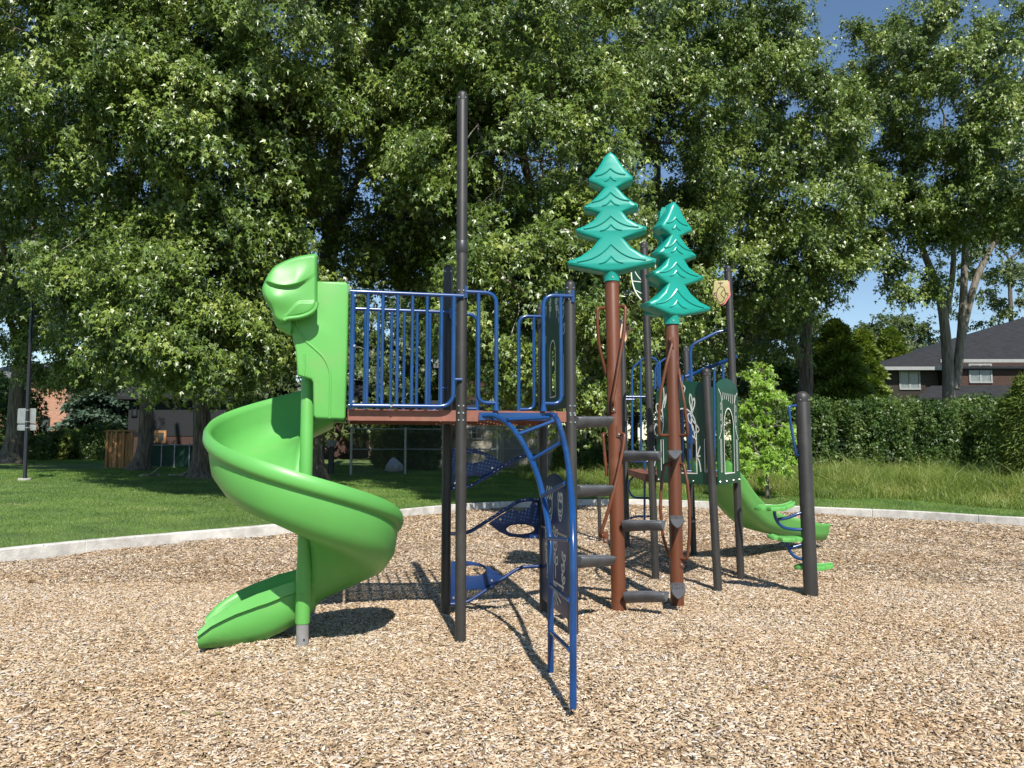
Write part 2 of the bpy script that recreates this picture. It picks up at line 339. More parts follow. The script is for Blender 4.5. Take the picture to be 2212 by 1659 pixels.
tag(polar_sheet('mulch_ground', list(np.linspace(.02, 1.003, 45)), lambda x, y: mulch_z(x, y) - .006, 'mulch_base', inner=True), kind='structure')
pbr('lawn', (.10, .155, .035), .9, .2, 1.2, bump=.4, bscale=60, col2=(.06, .10, .025))
tag(polar_sheet('lawn', [.14, .3, .6, 1, 1.6, 2.4, 3.5, 5, 7, 9, 12, 16, 22, 30, 45, 80, 200, 500, 900], lawn_z, 'lawn'), kind='structure')
# concrete curb in cast lengths
cm = MB(); nphi = 260; rings = []
kk = sorted([float(k) for k in range(nphi)] + [k + e_ for k in range(0, nphi, 7) for e_ in (.45, .47, .53, .55)])
for k in kk:
    ph = -math.pi + 2 * math.pi * k / nphi; r = float(Rc(ph)); d = Vector((math.cos(ph), math.sin(ph), 0)); zt = .178 + .006 * math.sin(k * .37)
    jf = round(k % 1, 2) in (.47, .53); joint = .012 if jf else 0; zt -= .012 if jf else 0
    rings.append([BC + d * (r + joint) + Vector((0, 0, -.1)), BC + d * (r + joint) + Vector((0, 0, zt - .015)), BC + d * (r + .015) + Vector((0, 0, zt)), BC + d * (r + .145) + Vector((0, 0, zt)), BC + d * (r + .16) + Vector((0, 0, zt - .015)), BC + d * (r + .16) + Vector((0, 0, -.1))])
cm.loft(rings + [rings[0]], closed=True, cap=False)
tag(cm.build('concrete_curb', 'concrete', smooth=False), 'pale concrete curb curving round the wood chip bed', 'curb')

def chips(name, K, ymin, ymax, L, W, T, boxy):
    X = []; 
    y = rng.uniform(ymin, ymax, K * 3); x = rng.uniform(-1, 1, K * 3) * (ymax * .74 + 1.6)
    fall = rng.uniform(0, 1, len(y)) < np.clip(np.minimum((y - ymin) / .5 + .05, (ymax - y) / .7 + .15), 0, 1); ok = (np.abs(x) < y * .74 + 1.6) & (edge_dist(x, y) < -.03) & (fall | (ymin < 3))
    x, y = x[ok][:K], y[ok][:K]; k = len(x)
    l = L * rng.lognormal(0, .42, k); wd = W * rng.lognormal(0, .38, k); t = T * rng.uniform(.5, 1.6, k)
    yaw = rng.uniform(0, 2 * math.pi, k); pit = rng.normal(0, .22, k); rol = rng.normal(0, .35, k)
    ed = np.clip(-edge_dist(x, y), 0, .35); pile = (.35 - ed) * .05
    z = mulch_z(x, y) + rng.uniform(.003, .022, k) + pile
    ax = np.stack([np.cos(yaw) * np.cos(pit), np.sin(yaw) * np.cos(pit), np.sin(pit)], 1)
    s0 = np.stack([-np.sin(yaw), np.cos(yaw), 0 * yaw], 1); n0 = np.cross(ax, s0)
    sd_ = s0 * np.cos(rol)[:, None] + n0 * np.sin(rol)[:, None]; nn = np.cross(ax, sd_)
    c = np.stack([x, y, z], 1)
    def pt(a, b_, h): return c + ax * (a * l / 2)[:, None] + sd_ * (b_ * wd / 2)[:, None] + nn * (h * t)[:, None]
    j = lambda lo, hi: rng.uniform(lo, hi, k)
    top = [pt(-j(.7, 1), -j(.4, 1), 1), pt(j(.7, 1), -j(.2, 1), 1), pt(j(.8, 1.1), j(.2, 1), 1), pt(-j(.6, 1), j(.5, 1), 1)]
    if boxy:
        bot = [q - nn * (t * 1.6)[:, None] for q in top]; V = np.stack(top + bot, 1)
        fc = [(0, 1, 2, 3), (0, 4, 5, 1), (1, 5, 6, 2), (2, 6, 7, 3), (3, 7, 4, 0)]; npv = 8
    else: V = np.stack(top, 1); fc = [(0, 1, 2, 3)]; npv = 4
    return V, npv, fc
CHIPS = [chips('', 400000, 2.7, 9.0, .034, .0108, .0025, True), chips('', 300000, 8.6, 13.0, .038, .013, .003, False), chips('', 260000, 12.5, 22, .055, .019, .003, False)]
V0, npv, fc0 = CHIPS[0]
c_near = bulk('wood_chips', V0, npv, fc0, 'chip'); tag(c_near, 'loose pale wood chips covering the nearest ground', 'wood chips', kind='stuff')
Vf = np.concatenate([CHIPS[1][0], CHIPS[2][0]])
c_far = bulk('wood_chips', Vf, 4, [(0, 1, 2, 3)], 'chip'); tag(c_far, 'loose wood chips spread under and behind the play structure', 'wood chips', kind='stuff')

def blades(name, x, y, z, h, wd, bend, mat, label, cat):
    k = len(x); yaw = rng.uniform(0, 2 * math.pi, k); dx, dy = np.cos(yaw), np.sin(yaw); b_ = bend * rng.uniform(-1, 1, k) * h; a2 = rng.uniform(0, 2 * math.pi, k)
    bx, by = np.cos(a2) * b_, np.sin(a2) * b_
    base = np.stack([x, y, z], 1); sv = np.stack([dx, dy, 0 * dx], 1) * (wd / 2)[:, None]; ls = []
    for t, s_ in ((0, 1), (.55, .8), (1, .12)):
        c = base + np.stack([bx * t * t, by * t * t, h * (t - .25 * np.abs(bend * t * t))], 1); ls += [c - sv * s_, c + sv * s_]
    V = np.stack(ls, 1); o = bulk(name, V, 6, [(0, 1, 3, 2), (2, 3, 5, 4)], mat); return tag(o, label, cat, kind='stuff')
def scatter(K, test, x0, x1, y0, y1):
    x = rng.uniform(x0, x1, K); y = rng.uniform(y0, y1, K); ok = test(x, y); return x[ok], y[ok]
k = 420; y_ = rng.uniform(3.2, 20, k); x_ = rng.uniform(-1, 1, k) * y_ * .72; inb = edge_dist(x_, y_) < -.1
z_ = np.where(inb, mulch_z(x_, y_) + .022, lawn_z(x_, y_) + .05); yw = rng.uniform(0, 6.28, k); sz = rng.uniform(.03, .06, k)
SH = np.array([(0, 0, 0), (-.5, .4, .1), (-.15, .45, 0), (0, 1.05, .12), (.15, .45, 0), (.5, .4, .1)])
V = np.stack([x_, y_, z_], 1)[:, None, :] + sz[:, None, None] * np.stack([SH[None, :, 0] * np.cos(yw)[:, None] - SH[None, :, 1] * np.sin(yw)[:, None], SH[None, :, 0] * np.sin(yw)[:, None] + SH[None, :, 1] * np.cos(yw)[:, None], SH[None, :, 2] + 0 * yw[:, None]], 2)
tag(bulk('fallen_leaves', V, 6, [(0, 2, 1), (0, 3, 2), (0, 4, 3), (0, 5, 4)], 'dry_leaf'), 'dry maple leaves scattered over chips and grass', 'leaves', kind='stuff')
infr = lambda x, y: (np.abs(x) < y * .74 + 2) & (edge_dist(x, y) > .17)
x1, y1 = scatter(900000, lambda x, y: infr(x, y) & (y > 6) & ((edge_dist(x, y) < 7) | ((x < 3) & (rng.uniform(0, 1, len(x)) < .6))), -22, 17, 6, 34)
k = len(x1); hh = rng.uniform(.03, .075, k) * np.where(edge_dist(x1, y1) < .35, 1.35, 1)
blades('lawn_grass', x1, y1, lawn_z(x1, y1) - .01, hh, rng.uniform(.006, .012, k) * (y1 / 16), 1.0, 'grass_blade', 'short mown green grass of the lawn beyond the curb', 'grass')
# tall weeds on the bank behind, from the middle to beyond the frame on the right
def weedmask(x, y):
    e = edge_dist(x, y); pxl = CX + F * x / y
    lo = np.interp(pxl, [1100, 1180, 1300, 1600, 2300], [9.5, 4.2, 3.0, 2.7, 2.2]); return (e > lo + .5 * np.sin(x * 2.1)) & (e < lo + 6.5) & (pxl > 1120)
x2, y2 = scatter(330000, lambda x, y: infr(x, y) & weedmask(x, y), 0, 22, 15, 34)
k = len(x2); e2 = edge_dist(x2, y2)
tallness = np.interp(CX + F * x2 / y2, [1120, 1300, 1600, 2300], [.35, .6, .8, .8]) * np.clip((e2 - 1.8) / 2.6, .35, 1)
cl = .6 + .5 * np.sin(x2 * 1.7 + 1) * np.sin(y2 * 1.3) + .3 * np.sin(x2 * 4.1)
hh = np.where(rng.uniform(0, 1, k) < .06, rng.uniform(.9, 1.7, k), rng.uniform(.25, 1.15, k)) * tallness * (.75 + .35 * cl)
blades('tall_grass', x2, y2, lawn_z(x2, y2) - .02, hh, rng.uniform(.007, .022, k), 1.15, 'tall_grass_blade', 'tall unmown grass and weeds in front of the hedge', 'weeds')

# ================================================================ PLAY STRUCTURE
PS = thing('play_structure', 'playground structure with green spiral slide, blue railings and two teal plastic trees', 'playground', (0.5, 7, 0))
def post(px0, py0, px1, py1, D, r, mat='black_post', name='post', parent=PS, zb=-.12, bolts=True):
    a = P(px0, py0, D); b_ = P(px1, py1, D); d = (a - b_) / (a.z - b_.z); base = b_ + d * (zb - b_.z)
    top = a - d * r * .9
    pts = [base, top] + [top + d * (r * .9 * math.sin(t)) for t in np.linspace(.25, 1.55, 6)]
    rs = [r, r] + [r * max(math.cos(t), .03) for t in np.linspace(.25, 1.55, 6)]
    mb = MB().tube(pts, rs, 28)
    # cap seam ring and bolts
    mb.tube([top - d * .05, top - d * .045, top - d * .005, top], [r, r * 1.012, r * 1.012, r], 28, cap=False)
    if bolts:
        for da in (-2.2, -.9):
            c = top - d * .03 + Vector((math.cos(da), math.sin(da), 0)) * r; n_ = Vector((math.cos(da), math.sin(da), 0))
            mb.tube([c, c + n_ * .006], [.008, .005], 8, mi=1)
    return mb.build(name, [mat, 'bolt'], parent), base, top
post_r = .0445
_, b1, t1 = post(999, 197, 994.6, 1376, 6.26, post_r)
# taller sleeve joint on the tall post
P1 = P(995, 1000, 6.26)
_, b2, t2 = post(968.5, 572, 962.5, 1312, 7.25, post_r)
_, b3, t3 = post(1231, 606, 1238, 1366, 6.46, post_r)
_, b4, t4 = post(1171, 652, 1175.5, 1296, 7.45, post_r)
_, bE, tE = post(1344, 690, 1354.5, 1176, 12.0, post_r)
_, bA, tA = post(1390.7, 522, 1416, 1242, 9.2, post_r)
_, bC, tC = post(1481, 746, 1498, 1180, 11.3, post_r)
_, bR3, tR3 = post(1525, 795, 1551.5, 1284, 8.4, post_r)
_, bR2, tR2 = post(1572, 573, 1600, 1240, 9.2, post_r)
post(1293.5, 1068, 1295.8, 1158, 12.8, .030, bolts=False)
mb = MB()
for yy in (548,):
    a = P(997.6, yy, 6.26); mb.tube([a + Vector((0, 0, .0)), a + Vector((0, 0, .006)), a + Vector((0, 0, .10)), a + Vector((0, 0, .106))], [post_r, post_r + .004, post_r + .004, post_r], 28, cap=False)
    b_ = P(997, 560, 6.26)
mb.build('sleeve_joint', 'sleeve_post', PS)

U = Vector((.978, .208, 0)); Vd = Vector((-.208, .978, 0))
DZ = 1.84                                  # deck height
P1g = Vector((P1.x, 6.26, 0)); W = .97
def dk(a, b_, z): return P1g + U * a + Vd * b_ + Vector((0, 0, z))
# perforated deck material
m = pbr('deck_perf', (.22, .08, .055), .6, .12, 8); nt = m.node_tree; bs = nt.nodes['Principled BSDF']
tc = N(nt, 'ShaderNodeTexCoord'); mp = N(nt, 'ShaderNodeMapping'); mp.inputs['Scale'].default_value = (32, 32, 0); nt.links.new(tc.outputs['Object'], mp.inputs[0])
vo = N(nt, 'ShaderNodeTexVoronoi'); vo.inputs['Scale'].default_value = 1; vo.inputs['Randomness'].default_value = 0; nt.links.new(mp.outputs[0], vo.inputs['Vector'])
ma = N(nt, 'ShaderNodeMath', operation='GREATER_THAN'); ma.inputs[1].default_value = .20; nt.links.new(vo.outputs['Distance'], ma.inputs[0]); nt.links.new(ma.outputs[0], bs.inputs['Alpha'])
def deck(name, quad, z, th=.085, label=None):
    mb = MB(); c = sum(quad, Vector()) / 4
    top = [Vector((q.x, q.y, z)) for q in quad]; mb.add(top, [(0, 1, 2, 3)], 1)
    for i in range(4):
        a, b_ = top[i], top[(i + 1) % 4]; n_ = (b_ - a).cross(Vector((0, 0, 1))).normalized() * -.022
        e = (b_ - a).normalized() * .001
        mb.hexa([a + Vector((0, 0, -th)) + e, b_ + Vector((0, 0, -th)) - e, b_ + n_ + Vector((0, 0, -th)) - e, a + n_ + Vector((0, 0, -th)) + e], [a + Vector((0, 0, .004)) + e, b_ + Vector((0, 0, .004)) - e, b_ + n_ + Vector((0, 0, .004)) - e, a + n_ + Vector((0, 0, .004)) + e])
    mid = [(top[0] + top[3]) / 2, (top[1] + top[2]) / 2]
    mb.tube([mid[0] + Vector((0, 0, -.045)), mid[1] + Vector((0, 0, -.045))], .02, 4)
    return mb.build(name, ['deck_red', 'deck_perf'], PS, smooth=False, fix=False)
deck('deck', [dk(.03, .0, 0), dk(W - .03, .0, 0), dk(W - .03, W, 0), dk(.03, W, 0)], DZ)
deck('deck', [dk(-.90, .0, 0), dk(-.03, .0, 0), dk(-.03, W, 0), dk(-.90, W, 0)], DZ)
lowz = 1.22
gA, gR3, gR2, gC, gE = (Vector((q.x, q.y, 0)) for q in (bA, bR3, bR2, bC, bE))
deck('deck', [gA * .97 + gC * .03, gR3 * .97 + gC * .03, gR2 * .97 + gC * .03, gC], lowz)
deck('deck', [gA.lerp(gE, .02) + Vector((-.05, .2, 0)), gC + Vector((-.06, -.1, 0)), gC + Vector((-.15, .9, 0)), gE + Vector((0.03, .1, 0))], lowz - .005)

# collars and bolts where rails meet the posts
for (x_, yy, D) in ((996.5, 637, 6.26), (996, 885, 6.26), (1232.5, 640, 6.46), (1235, 885, 6.46), (995.5, 900, 6.26), (1236, 905, 6.46)):
    c = P(x_, yy, D)
    for q in (-.03, .03):
        for an in (-1.9, -1.1):
            n_ = Vector((math.cos(an), math.sin(an), 0)); a0 = c + n_ * post_r + Vector((0, 0, q)); MB().tube([a0 - n_ * .003, a0 + n_ * .007], [.010, .006], 8).build('bolt', 'bolt', PS)
# railings
def rail(name, paths, r=.0165, parent=PS, mat='blue', bolts=(), label=None):
    mb = MB()
    for p in paths:
        rr = r
        if isinstance(p, tuple) and isinstance(p[1], float): p, rr = p
        mb.tube(p, rr, 12)
    for q, n_ in bolts: mb.tube([q, q + n_ * .012], [.014, .008], 10, mi=1)
    return mb.build(name, [mat, 'bolt'], parent)
def picket_rail(dv, zt, name='guardrail', x0=-.875, n=7):
    fr = Frame(P1g + Vd * dv, U); off = -.055 if dv < .5 else .02
    x1_ = -.05; zb = DZ + .03
    paths = [(rounded([fr.w(x0 - .02, zb, -off), fr.w(x1_ - .02, zb, -off), fr.w(x1_ - .02, zt, -off)], .12, 7), .018),
             (smooth_path([fr.w(x0 - .02, zt, -off), fr.w(x1_ + .06, zt, -off)], 1), .018)]
    for i in range(n):
        x = x0 + (x1_ - .12 - x0) * i / (n - 1) * 1.0
        paths.append(([fr.w(x, zb, -off), fr.w(x, zt, -off)], .0135 if i else .021))
    paths.append(([fr.w(x1_ - .02, DZ + .25, -off), fr.w(.0, DZ + .25, -off)], .014))
    c = fr.w((x0 + x1_) / 2 - .1, zb, -off); bol = [(c + Vector((0, -.015, 0)), Vector((0, -1, 0)))]
    for zz in (DZ + .06, DZ + .5, DZ + .9): bol.append((fr.w(x0 + .02, zz, -off) + Vector((0, -.012, 0)), Vector((0, -1, 0))))
    return rail(name, paths, bolts=bol)
picket_rail(0, 2.775); picket_rail(W - .14, 2.80)
def loop_rail(dv, side, zt):
    fr = Frame(P1g + Vd * dv, U); s = 1 if side == 0 else -1; xo = 0 if side == 0 else W; n_ = .04
    X = lambda d: xo + s * d
    main = rounded([fr.w(X(.03), zt, n_), fr.w(X(.285), zt, n_), fr.w(X(.285), DZ + .01, n_)], .10, 7)
    inner = rounded([fr.w(X(.135), zt, n_), fr.w(X(.135), DZ + .065, n_), fr.w(X(.285), DZ + .065, n_)], .11, 7)
    foot = [fr.w(X(.285), DZ + .07, n_), fr.w(X(.285), DZ + .0, n_)]
    mb = MB().tube(main, .018, 12).tube(inner, .0165, 12).tube(foot, [.018, .028], 12)
    mb.fbox(fr, X(.03) - .012, X(.03) + .012, zt - .05, zt + .05, n_ - .012, n_ + .012)
    return mb.build('guardrail', 'blue', PS)
for dv in (0, W - .02):
    for sd2 in (0, 1): loop_rail(dv, sd2, 2.815 if dv == 0 else 2.80)

# dark green panel above the deck between the right-hand posts
def sprig(mb, fr, x, y, ln, lean=0.0, wd=.011, off=.013, mi=1, k=3, sc_=1.0):
    """stem with pairs of looped leaves, a hand-drawn plant"""
    tip = (x + lean * ln, y + ln); mb.ribbon(fr, [(x, y), (x + lean * ln * .4 + .01, y + ln * .5), tip], wd, off, mi)
    for i in range(k):
        t = (i + 1) / (k + .4); cx, cy = x + lean * ln * t, y + ln * t
        for s_ in (-1, 1):
            l = ln * .26 * sc_; a = R(52 + 12 * math.sin(i * 3 + s_)); dx, dy = s_ * math.cos(a) * l, math.sin(a) * l; nx, ny = -dy * .28, dx * .28
            mb.ribbon(fr, [(cx, cy), (cx + dx * .5 + nx, cy + dy * .5 + ny), (cx + dx, cy + dy), (cx + dx * .5 - nx, cy + dy * .5 - ny), (cx, cy)], wd, off, mi)
def arch_panel(fr, Wd, y0, y1, arch_x, arch_w, arch_h, side=1, name='play_panel', slots=()):
    ins = .0
    o = [(ins, y0), (Wd - ins, y0), (Wd - ins, y1 - .10)] + [(Wd - ins - (Wd - 2 * ins) * t, y1 - .10 + .10 * math.sin(math.pi * t) ** .7) for t in np.linspace(.08, .92, 12)] + [(ins, y1 - .10)]
    ax0, ax1 = arch_x - arch_w / 2, arch_x + arch_w / 2; yb = y0 + .12; ys = yb + arch_h - arch_w / 2
    h = [(ax0, yb), (ax1, yb)] + [(arch_x + arch_w / 2 * math.cos(a), ys + arch_w / 2 * 1.15 * math.sin(a)) for a in np.linspace(0, math.pi, 14)]
    holes = [h[::-1]]
    for sx, sy0, sy1 in slots: holes.append([(sx - .014, sy0), (sx - .014, sy1), (sx + .014, sy1), (sx + .014, sy0)])
    mb = MB().plate(fr, o, holes, .022, .003)
    # pale routed edges round the openings
    for e in (side * .0125,):
        mb.ribbon(fr, [(x * 1, y) for x, y in h] + [h[0]], .016, e, 1, smooth=0)
        for sx, sy0, sy1 in slots: mb.ribbon(fr, [(sx - .019, sy0), (sx - .019, sy1), (sx + .019, sy1), (sx + .019, sy0), (sx - .019, sy0)], .012, e, 1, smooth=0)
    return mb, h
# panel between posts 3 and 4 (east side of the tall deck); its plane runs away from the camera
fe = Frame(Vector((b3.x, b3.y, 0)) + Vector((-.03, .05, 0)), (Vector((b4.x, b4.y, 0)) - Vector((b3.x, b3.y, 0))))
Lp = (Vector((b4.x, b4.y, 0)) - Vector((b3.x, b3.y, 0))).length
# normal side facing the camera (west)
sgn = 1 if fe.n.x < 0 else -1
mb, h = arch_panel(fe, Lp - .08, DZ + .04, DZ + 1.12, (Lp - .08) / 2, .20, .50, sgn, slots=((.10, DZ + .15, DZ + .5), (Lp - .19, DZ + .15, DZ + .5)))
for x_, y_, l_, le in ((.10, DZ + .55, .45, .05), (.30, DZ + .86, .22, .1), (Lp - .2, DZ + .52, .48, -.06), (.55, DZ + .9, .2, -.1), (.20, DZ + .7, .3, -.05)):
    sprig(mb, fe, x_, y_, l_, le, .014, sgn * .0135)
mb.build('play_panel', ['green_panel', 'white_line'], PS)['label'] = 'dark green arched panel above the tall deck'
# blue ground panel between the same posts, with drawings
mb = MB(); yT = 1.28
o = [(0, .12), (Lp - .09, .12), (Lp - .09, yT - .10)] + [((Lp - .09) * (1 - t), yT - .10 + .13 * math.sin(math.pi * t)) for t in np.linspace(.1, .9, 10)] + [(0, yT - .10)]
mb.plate(fe, o, [], .02, .003)
e = sgn * .0125; Lq = Lp - .09
def bug(cx, cy, s):
    mb.ribbon(fe, [(cx - .5 * s, cy + .3 * s), (cx - .45 * s, cy - .3 * s), (cx, cy - .8 * s), (cx + .4 * s, cy - .4 * s), (cx + .45 * s, cy + .2 * s)], .018, e, 1)
    mb.ribbon(fe, [(cx - .3 * s, cy - .1 * s), (cx, cy - .3 * s), (cx + .35 * s, cy - .15 * s)], .018, e, 1)
    mb.ribbon(fe, [(cx - .2 * s, cy - .4 * s), (cx, cy - .52 * s), (cx + .25 * s, cy - .4 * s)], .018, e, 1)
    for q in (-.42, -.05, .34):
        mb.ribbon(fe, [(cx + q * s, cy + .25 * s), (cx + (q - .16) * s, cy + .5 * s), (cx + q * s, cy + .8 * s), (cx + (q + .18) * s, cy + .5 * s), (cx + q * s, cy + .25 * s)], .018, e, 1)
bug(Lq * .66, 1.02, .21); bug(Lq * .24, 1.03, .15)
for x_, y_, l_, le in ((Lq * .75, .38, .36, .08), (Lq * .42, .40, .40, .02), (Lq * .16, .30, .32, -.1)): sprig(mb, fe, x_, y_, l_, le, .019, e)
for k in range(9):
    a = math.pi * k / 8; mb.ribbon(fe, [(Lq * .45, .36), (Lq * .45 + .1 * math.cos(a), .36 - .13 * math.sin(a)), (Lq * .45 + .30 * math.cos(a), .36 - .20 * math.sin(a))], .018, e, 1)
for zz in (.80,): mb.fbox(fe, -.02, Lp - .06, zz - .01, zz + .01, -.018, .018, 2)
mb.build('play_panel', ['blue_panel', 'white_line', 'steel'], PS)['label'] = 'blue ground panel with line drawings of bees and flowers'

# green arch panels on the low deck
def low_panel(ga, gb, which):
    fr = Frame(Vector((ga.x, ga.y, 0)), gb - ga); L_ = (gb - ga).length; fr.o = fr.o + fr.x * .04; L_ -= .08
    fr.o += Vector((0, -.05, 0)); s_ = 1 if fr.n.y < 0 else -1; z0, z1 = 1.14, 2.30 if which == 0 else 2.33
    mb, h = arch_panel(fr, L_, z0, z1, L_ / 2, .40, .70, s_, slots=((.10, z0 + .14, z0 + .50), (L_ - .10, z0 + .14, z0 + .50)))
    ee = s_ * .0125
    if which == 0:
        for cv in (((364, 372), (372, 380), (366, 340), (352, 322), (348, 300), (356, 296), (364, 318), (380, 338), (388, 352), (378, 362), (366, 352), (360, 318), (364, 290), (372, 262), (370, 240), (362, 262), (364, 290)), ((362, 290), (354, 250), (356, 226), (362, 240), (364, 262)), ((374, 380), (378, 392)),
                   ((392, 410), (384, 436), (378, 462)), ((378, 448), (388, 462), (394, 500)), ((378, 448), (392, 444)),
                   ((256, 372), (262, 330), (258, 280), (264, 240), (262, 204)), ((262, 330), (248, 306), (238, 316)), ((258, 290), (244, 262), (236, 266), (240, 290), (256, 306)), ((262, 262), (272, 226), (270, 250), (264, 275)), ((236, 330), (230, 352), (240, 374), (246, 350), (236, 330)),
                   ((322, 170), (330, 196), (326, 222)), ((330, 196), (338, 204), (332, 226)), ((228, 410), (236, 440), (230, 480))):
            mb.ribbon(fr, [fr.hit(1274.3 + .6127 * a, 712.6 + .6127 * b_) for a, b_ in cv], .015, ee, 1)
    else:
        for q in range(3):
            for sx in (.115, L_ - .115):
                cx, cy = sx, z0 + .62 + q * .12; mb.ribbon(fr, [(cx + .022 * math.cos(a), cy + .038 * math.sin(a)) for a in np.linspace(0, 2 * math.pi, 9)], .007, ee, 1, smooth=0)
        for sx, s2 in ((.06, 1), (L_ - .06, -1)): mb.ribbon(fr, [(sx - .03 * s2, z0 + .5), (sx + .10 * s2, z0 + .66), (sx + .09 * s2, z0 + .95), (sx - .02 * s2, z0 + 1.05)], .012, ee, 1)
        for q in range(7):
            x_ = L_ * .22 + q * L_ * .095; mb.ribbon(fr, [(x_, z0 + .93 + .02 * math.sin(q)), (x_ + .02, z0 + .99), (x_ + .035, z0 + 1.02)], .012, ee, 1)
    for x_ in (.03, L_ * .33, L_ * .66, L_ - .03):
        c = fr.w(x_, z0 + .035, s_ * .012); mb.tube([c, c + fr.n * s_ * .008], [.012, .008], 8, mi=2)
    return mb.build('play_panel', ['green_panel', 'white_line', 'bolt'], PS)
low_panel(gA, gR3, 0)['label'] = 'dark green arched panel with fern drawings on the low deck'
low_panel(gR3, gR2, 1)['label'] = 'dark green arched panel with small circles down both sides'

# wing shaped climbing boards between the back posts
fb = Frame(Vector((b2.x, b2.y, 0)), Vector((b4.x, b4.y, 0)) - Vector((b2.x, b2.y, 0)))
Lb = (Vector((b4.x, b4.y, 0)) - Vector((b2.x, b2.y, 0))).length
def z5(x, y): return fb.hit(955.0 + .4265 * x, 943.5 + .4265 * y)
def wing(out, hole, tube_pts, bolts):
    mb = MB().plate(fb, [z5(*q) for q in out], [[z5(*q) for q in hole]] if hole else [], .02, .003)
    tp = [Vector((*z5(*q), 0)) for q in tube_pts]; tp = rounded(tp, .08, 5); mb.tube([fb.w(q.x, q.y, .022) for q in tp], .017, 12)
    for q in bolts:
        x, y = z5(*q)
        for s_ in (-1, 1): mb.tube([fb.w(x, y, s_ * .01), fb.w(x, y, s_ * .02)], [.014, .009], 10, mi=1)
    return mb.build('climbing_board', ['blue_panel', 'bolt', 'blue'], PS)
ell = lambda cx, cy, a, b_, n=18: [(cx + a * math.cos(t), cy + b_ * math.sin(t)) for t in np.linspace(0, 2 * math.pi, n, endpoint=False)]
wing([(50, 58), (130, 58), (190, 68), (250, 95), (310, 138), (250, 185), (200, 205), (160, 196), (128, 205), (128, 255), (50, 262)], ell(150, 108, 74, 24),
     [(45, 262), (130, 258), (400, 95), (492, 95)], ((252, 158), (64, 234)))
wing([(490, 318), (490, 516), (420, 514), (340, 505), (290, 482), (235, 440), (300, 395), (345, 370), (400, 378), (440, 360), (462, 322)], ell(396, 468, 72, 25),
     [(45, 490), (128, 488), (395, 318), (492, 318)], ((293, 418), (476, 338), (468, 510)))
wing([(45, 630), (130, 628), (190, 640), (250, 668), (310, 712), (260, 748), (200, 775), (160, 770), (122, 778), (122, 835), (42, 842)], ell(150, 678, 72, 26),
     [(40, 846), (125, 838), (395, 656), (496, 654)], ((250, 728), (57, 816)))

# arched climber
LD = bpy.data.objects.new('arched_ladder', None)
COL.objects.link(LD); LD.parent = PS; LD.location = (0, 0, 0)
def tr(pts): return smooth_path([P(*p) for p in pts], 6)
Lr = [(1044, 898, 6.28), (1069, 898, 6.22), (1098, 916, 6.12), (1122, 945, 6.0), (1147, 991, 5.85), (1164, 1036, 5.7), (1176, 1086, 5.56), (1185, 1139, 5.42), (1189, 1190, 5.34), (1189.5, 1320, 5.31), (1189.5, 1452, 5.31)]
Rr = [(1180, 897, 6.40), (1193, 896, 6.3), (1203, 905, 6.1), (1213, 933, 5.85), (1223, 975, 5.5), (1230, 1024, 5.15), (1235, 1082, 4.85), (1237, 1140, 4.68), (1238, 1220, 4.6), (1238, 1380, 4.59), (1238, 1530, 4.59)]
MB().tube(tr(Lr), .0215, 14).build('rail', 'blue', LD); MB().tube(tr(Rr), .0215, 14).build('rail', 'blue', LD)
C4 = lambda x, y, D: P(932.5 + .4133 * x, 850.2 + .4133 * y, D)
for a, b_ in (((395, 135, 6.1), (612, 125, 6.3)), ((455, 212, 6.0), (640, 142, 6.0)), ((525, 345, 5.82), (672, 258, 5.7)), ((580, 535, 5.55), (698, 468, 5.15)), ((608, 758, 5.34), (720, 765, 4.66)), ((622, 1000, 5.31), (722, 1080, 4.59)), ((622, 1243, 5.31), (722, 1340, 4.59))):
    p, q = C4(*a), C4(*b_); MB().tube([p, q], .0145, 10).build('rung', 'blue', LD)
fr0 = Frame(P1g, U); pl0, pl1 = Frame(P1g + Vd * -.028, U).hit(1034, 918)[0], Frame(P1g + Vd * -.028, U).hit(1205, 918)[0]
MB().fbox(fr0, pl0, pl1, DZ - .075, DZ - .012, .024, .032).build('mounting_plate', 'blue', LD)

# tree trunk posts
post(1321.5, 590, 1336.6, 1314, 7.4, .069, 'brown', 'trunk_post', bolts=False, zb=-.1)
post(1450.8, 680, 1463, 1300, 7.75, .066, 'brown', 'trunk_post', bolts=False, zb=-.1)

